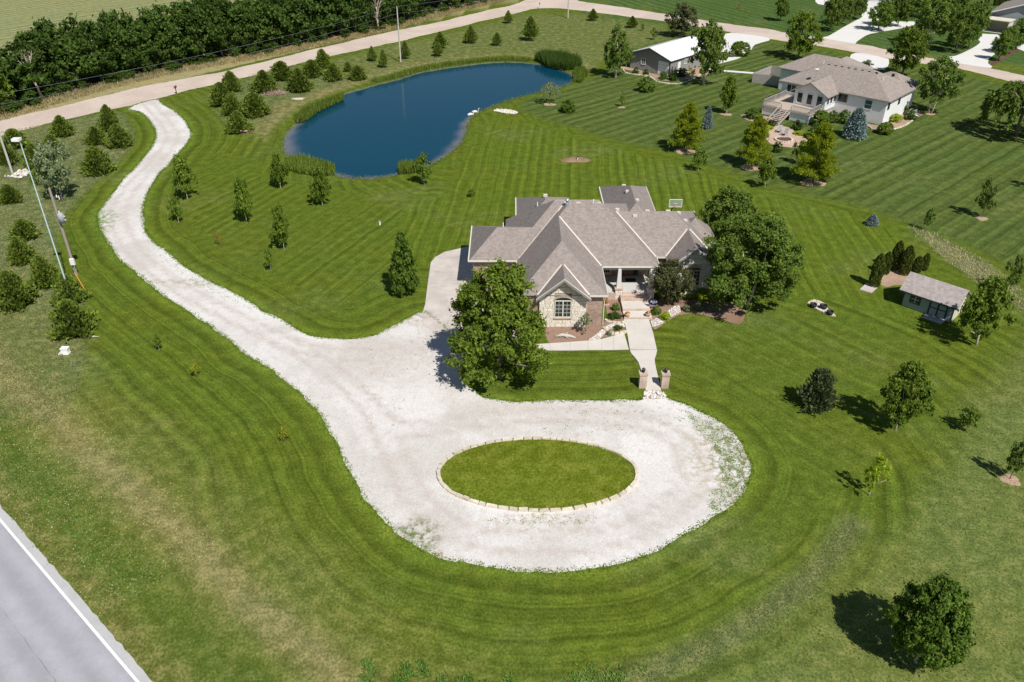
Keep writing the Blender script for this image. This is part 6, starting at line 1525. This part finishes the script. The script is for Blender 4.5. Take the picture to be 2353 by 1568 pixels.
for k, u in enumerate((2288, 2300, 2312, 2324, 2268)): plantpx('column', (u, 14 - (k == 4) * 3), -8, 10, 'dark columnar evergreen in the row behind the pale grey building', 'evergreen row behind the pale grey building')
bed('drive_bed', [g2(p) for p in ((2273,146),(2290,138),(2312,122),(2345,108),(2352,112),(2330,122),(2300,140),(2282,150))], 'redmulch', .010)

# ------------------------------------------------------------------ hedgerow along the dirt road
HP = catmull(HEDGE, 1.0, False); hs = np.concatenate([[0], np.cumsum(np.linalg.norm(np.diff(HP, axis=0), axis=1))])
def hedge_at(s, o):
    x = np.interp(s, hs, HP[:, 0]); y = np.interp(s, hs, HP[:, 1]); x2 = np.interp(s + 1, hs, HP[:, 0]); y2 = np.interp(s + 1, hs, HP[:, 1]); d = np.array((x2 - x, y2 - y)); d /= np.linalg.norm(d) + 1e-9
    return (x - d[1] * o, y + d[0] * o, 0)
s0 = hs[np.argmin(np.linalg.norm(HP - HEDGE[2], axis=1))]; s1 = hs[np.argmin(np.linalg.norm(HP - HEDGE[10], axis=1))]
GH = 'hedgerow trees along the dirt road'
s = s0 - 22
while s < s1:
    f = (s - s0) / (s1 - s0)
    k = 1.0 if f > .15 else .88
    if not (.625 < f < .66): plant('hedge', hedge_at(s, random.uniform(1.2, 3.2)), random.uniform(7.5, 10), k * random.uniform(8.2, 10.8), 'dense dark green tree in the front of the hedgerow', 'front trees of the hedgerow', name='hedgerow_tree')
    plant('hedge', hedge_at(s + random.uniform(1.5, 3.5), random.uniform(6.0, 9.0)), random.uniform(6.5, 11), k * random.uniform(8.8, 12.8), 'dense dark green tree at the back of the hedgerow', 'back trees of the hedgerow', name='hedgerow_tree')
    if random.random() < .22: plant(random.choice(('cotton', 'olive', 'oak')), hedge_at(s + 2, random.uniform(0, 2.5)), random.uniform(4.5, 7), random.uniform(5.5, 9.5), 'lighter green tree mixed into the hedgerow front', 'lighter trees of the hedgerow', name='hedgerow_tree', var=0)
    s += random.uniform(4.4, 6.6)
s = s0 - 20
while s < s1:
    plant('darkshrub', hedge_at(s, random.uniform(-2.0, .2)), random.uniform(2.2, 4.0), random.uniform(1.3, 2.6), 'low green undergrowth bush along the foot of the hedgerow', 'undergrowth bushes of the hedgerow', name='undergrowth_bush')
    s += random.uniform(2.2, 6.0)
def bare_tree(base, h, label, seed, spread=.5, lean=(0, 0)):
    rr = random.Random(seed); o = tag(empty('bare_tree', base), label, 'tree'); tb = MB(); lx, ly = lean
    tb.tube([(0, 0, 0), (lx * .2, ly * .2, h * .25), (lx * .6, ly * .6, h * .55)], [.26, .2, .13], 8); br = MB()
    for i in range(9):
        z = h * rr.uniform(.2, .55); a = rr.random() * 6.28; L = h * rr.uniform(.3, .5); q = z / h
        p0 = Vector((lx * q, ly * q, z)); p1 = p0 + Vector((math.cos(a) * L * spread * .5, math.sin(a) * L * spread * .5, L * .5)); p2 = p1 + Vector((math.cos(a + rr.uniform(-.6, .6)) * L * spread * .5, math.sin(a) * L * spread * .5, L * .45))
        br.tube([p0, p1, p2], [.10, .06, .02], 6)
        for j in range(6):
            t = rr.uniform(.3, 1); b0 = p1.lerp(p2, t) if t > .5 else p0.lerp(p1, t * 1.6); b1 = b0 + Vector((rr.uniform(-1, 1), rr.uniform(-1, 1), rr.uniform(.2, 1.2))) * h * .09
            br.tube([b0, b1, b1 + Vector((rr.uniform(-.5, .5), rr.uniform(-.5, .5), rr.uniform(0, .6))) * h * .06], [.035, .02, .008], 4)
    tb.build('trunk', M['palebark'], o, True); br.build('branches', M['palebark'], o, True)
b_ = g(872, 66); bare_tree((b_.x, b_.y - 2.0, 0), 9.5, 'bare pale-branched tree in a gap of the hedgerow', 5, .45)
b_ = g(-12, 225); bare_tree((b_.x, b_.y - 5.5, 0), 8.5, 'bare grey dead tree at the far left edge', 8, .8, (2.0, 0)); b_ = g(110, 217); bare_tree((b_.x + .6, b_.y - 3.2, 0), 9.0, 'pale leaning trunk at the front of the hedgerow', 12, .35, (-1.6, 0))

# ------------------------------------------------------------------ grasses nobody could count
def blades(name, pts, hmin, hmax, wid, mat, label, lean=.45, cat='grass', per=1, clump=.12, seed=3):
    rng = np.random.default_rng(seed); pts = np.repeat(np.asarray(pts), per, 0); n_ = len(pts)
    if per > 1: pts = pts + rng.normal(0, clump, pts.shape)
    C = np.concatenate([pts, np.zeros((n_, 1))], 1); D = np.concatenate([rng.normal(0, lean, (n_, 2)), np.ones((n_, 1))], 1)
    me = spike_mesh(name, C, D, rng.uniform(hmin, hmax, n_), np.full(n_, wid) * rng.uniform(.6, 1.4, n_), M[mat], rng)
    return tag(link(name, me), label, cat, kind='stuff')
def scatter(poly, n_, seed=1, wld=False):
    rng = np.random.default_rng(seed); P = np.array(poly) if wld else W(poly); lo, hi = P.min(0), P.max(0); q = rng.uniform(lo, hi, (int(n_ * 3), 2)); return q[inside(P, q[:, 0], q[:, 1])][:n_]
def band(P, n_, w, seed=1, closed=True, off=0.0):
    rng = np.random.default_rng(seed); P = np.asarray(P); Q = np.vstack([P, P[:1]]) if closed else P
    sg = np.concatenate([[0], np.cumsum(np.linalg.norm(np.diff(Q, axis=0), axis=1))]); s_ = rng.random(n_) * sg[-1]
    x = np.interp(s_, sg, Q[:, 0]); y = np.interp(s_, sg, Q[:, 1]); x2 = np.interp(s_ + .2, sg, Q[:, 0]); y2 = np.interp(s_ + .2, sg, Q[:, 1]); d = np.stack([x2 - x, y2 - y], 1); d /= np.linalg.norm(d, axis=1, keepdims=True) + 1e-9
    o = rng.normal(0, w, n_) + off; return np.stack([x - d[:, 1] * o, y + d[:, 0] * o], 1)
# ragged grass edge of the drive and island
blades('edge_grass', band(driveW, 9000, .13, 2), .05, .16, .028, 'lawnblade', 'short grass creeping over the edges of the gravel drive', .9, per=4, clump=.07)
blades('island_grass', band([(OC.x + (OA - .25) * math.cos(t), OC.y + (OB - .25) * math.sin(t)) for t in np.linspace(0, 6.283, 90)], 1500, .07, 4), .08, .2, .022, 'lawnblade', 'grass fringe inside the oval stone ring', .6, per=2)
wp = np.concatenate([scatter([(1575,945),(1640,970),(1690,1010),(1718,1070),(1700,1125),(1640,1180),(1620,1150),(1660,1100),(1650,1040),(1600,990)], 700, 5), scatter([(890,1195),(935,1215),(1000,1270),(1040,1288),(990,1278),(930,1245)], 120, 6), scatter([(1110,1185),(1380,1180),(1360,1205),(1140,1208)], 60, 7), scatter([(1240,925),(1620,925),(1600,990),(1250,1000)], 90, 8), scatter([(205,480),(240,480),(250,560),(290,620),(255,600),(215,540)], 600, 9), scatter([(370,585),(470,650),(580,712),(560,712),(450,660),(370,600)], 260, 10), scatter([(800,780),(960,745),(1000,800),(900,1000),(850,1000)], 40, 11)])
blades('gravel_weeds', wp, .04, .12, .03, 'weedblade', 'small green weeds sprouting through the gravel drive', 1.0, per=7, clump=.09, seed=6)
# unmown strip and rough ground, lower right
sp = band(STRIP, 1500, .6, 12, False)
blades('tall_grass', sp, .05, .18, .022, 'meadow', 'tall grey-green grass strip curving along the lower right lawn edge', .8, per=3, clump=.15)
blades('rough_grass', scatter(RG[:7] + [(2500,650),(2500,1650),(1250,1650),(1340,1568)] + RG[11:], 12000, 13), .05, .18, .025, 'meadow', 'patchy rough grass on the lower right ground', .7, per=2, clump=.12, seed=14)
cl = scatter([(840,1515),(960,1518),(1010,1530),(1120,1552),(1230,1575),(1230,1600),(820,1600)], 34, 15)
blades('weed_clumps', cl, .1, .36, .03, 'weedblade', 'bright green weed clumps at the bottom edge', .8, per=60, clump=.16, seed=16)
blades('weed_clumps', scatter([(1300,1530),(1480,1535),(1500,1568),(1280,1600)], 14, 17), .1, .3, .03, 'weedblade', 'green weed clumps at the end of the tall grass strip', .8, per=50, clump=.25, seed=18)
# meadow, verge, ditch
blades('meadow_grass', scatter(MD, 20000, 19), .08, .30, .03, 'meadow', 'long seedy grass of the cedar meadow', .6, per=3, clump=.2, seed=20)
blades('bank_grass', scatter(MD2, 4500, 21), .08, .28, .035, 'meadow', 'long seedy grass among the pond cedars', .6, per=3, clump=.25, seed=22)
vp = np.array([along(a, -o) for a, o in zip(RNG.uniform(-45, 14, 7000), RNG.uniform(.05, 9, 7000))])
blades('verge_grass', vp, .05, .16, .03, 'tall', 'coarse grass of the highway verge', .8, per=2, clump=.15, seed=23)
vp2 = np.array([along(a, -o) for a, o in zip(RNG.uniform(-45, 14, 3500), np.abs(RNG.normal(2.2, 1.3, 3500)) + .1)])
blades('verge_weeds', vp2, .06, .2, .035, 'weedblade', 'green tufts beside the highway pavement', .8, per=3, clump=.12, seed=24)
blades('ditch_grass', scatter(DT, 1300, 25), .12, .5, .03, 'tall', 'tall seedy grass filling the ditch by the shed', .8, per=3, clump=.2, seed=26)
sp2 = np.array([hedge_at(s_, o_)[:2] for s_, o_ in zip(RNG.uniform(s0 - 25, s1, 6000), RNG.uniform(-5.4, -.6, 6000))])
blades('roadside_straw', sp2, .25, .8, .05, 'straw', 'dry straw grass between the dirt road and the hedgerow', .5, per=3, clump=.3, seed=27)
# reeds and cattails of the pond
def reeds(poly, n_, hm, hx, label, seed, mat='reed'): return blades('reeds', scatter(poly, n_, seed), hm, hx, .045, mat, label, .16, 'reeds', seed=seed + 1)
reeds([(676,276),(700,255),(742,237),(790,221),(790,232),(740,255),(700,282),(680,284)], 3800, .5, 1.1, 'green reeds on the north-west pond shore', 31)
reeds([(655,372),(690,366),(735,376),(768,388),(772,404),(735,408),(690,402),(655,390)], 3600, .5, 1.3, 'green reeds at the south-west corner of the pond', 33)
reeds([(915,392),(930,384),(962,386),(972,396),(940,402),(918,402)], 1700, .7, 1.5, 'reeds round the young oak on the south shore', 35)
reeds([(1228,140),(1250,132),(1300,136),(1332,148),(1336,162),(1300,164),(1260,156)], 6000, 1.2, 2.2, 'tall dark cattails at the east end of the pond', 37, 'hedge')
reeds([(1320,165),(1340,160),(1352,175),(1335,192),(1318,190)], 2600, .6, 1.2, 'yellow-green reeds beside the cattails', 39)
blades('shore_reeds', band(np.array([g2(p) for p in ((860,190),(905,180),(960,163),(1010,154),(1060,147),(1110,141),(1165,138),(1220,141))]), 5200, .55, 41, False), .4, 1.1, .04, 'reed', 'low reeds fringing the north shore of the pond', .25, 'reeds')
blades('shore_grass', band(pondW, 5000, .35, 43), .15, .4, .035, 'reed', 'bright grass rim round the pond', .4, 'grass', seed=44)
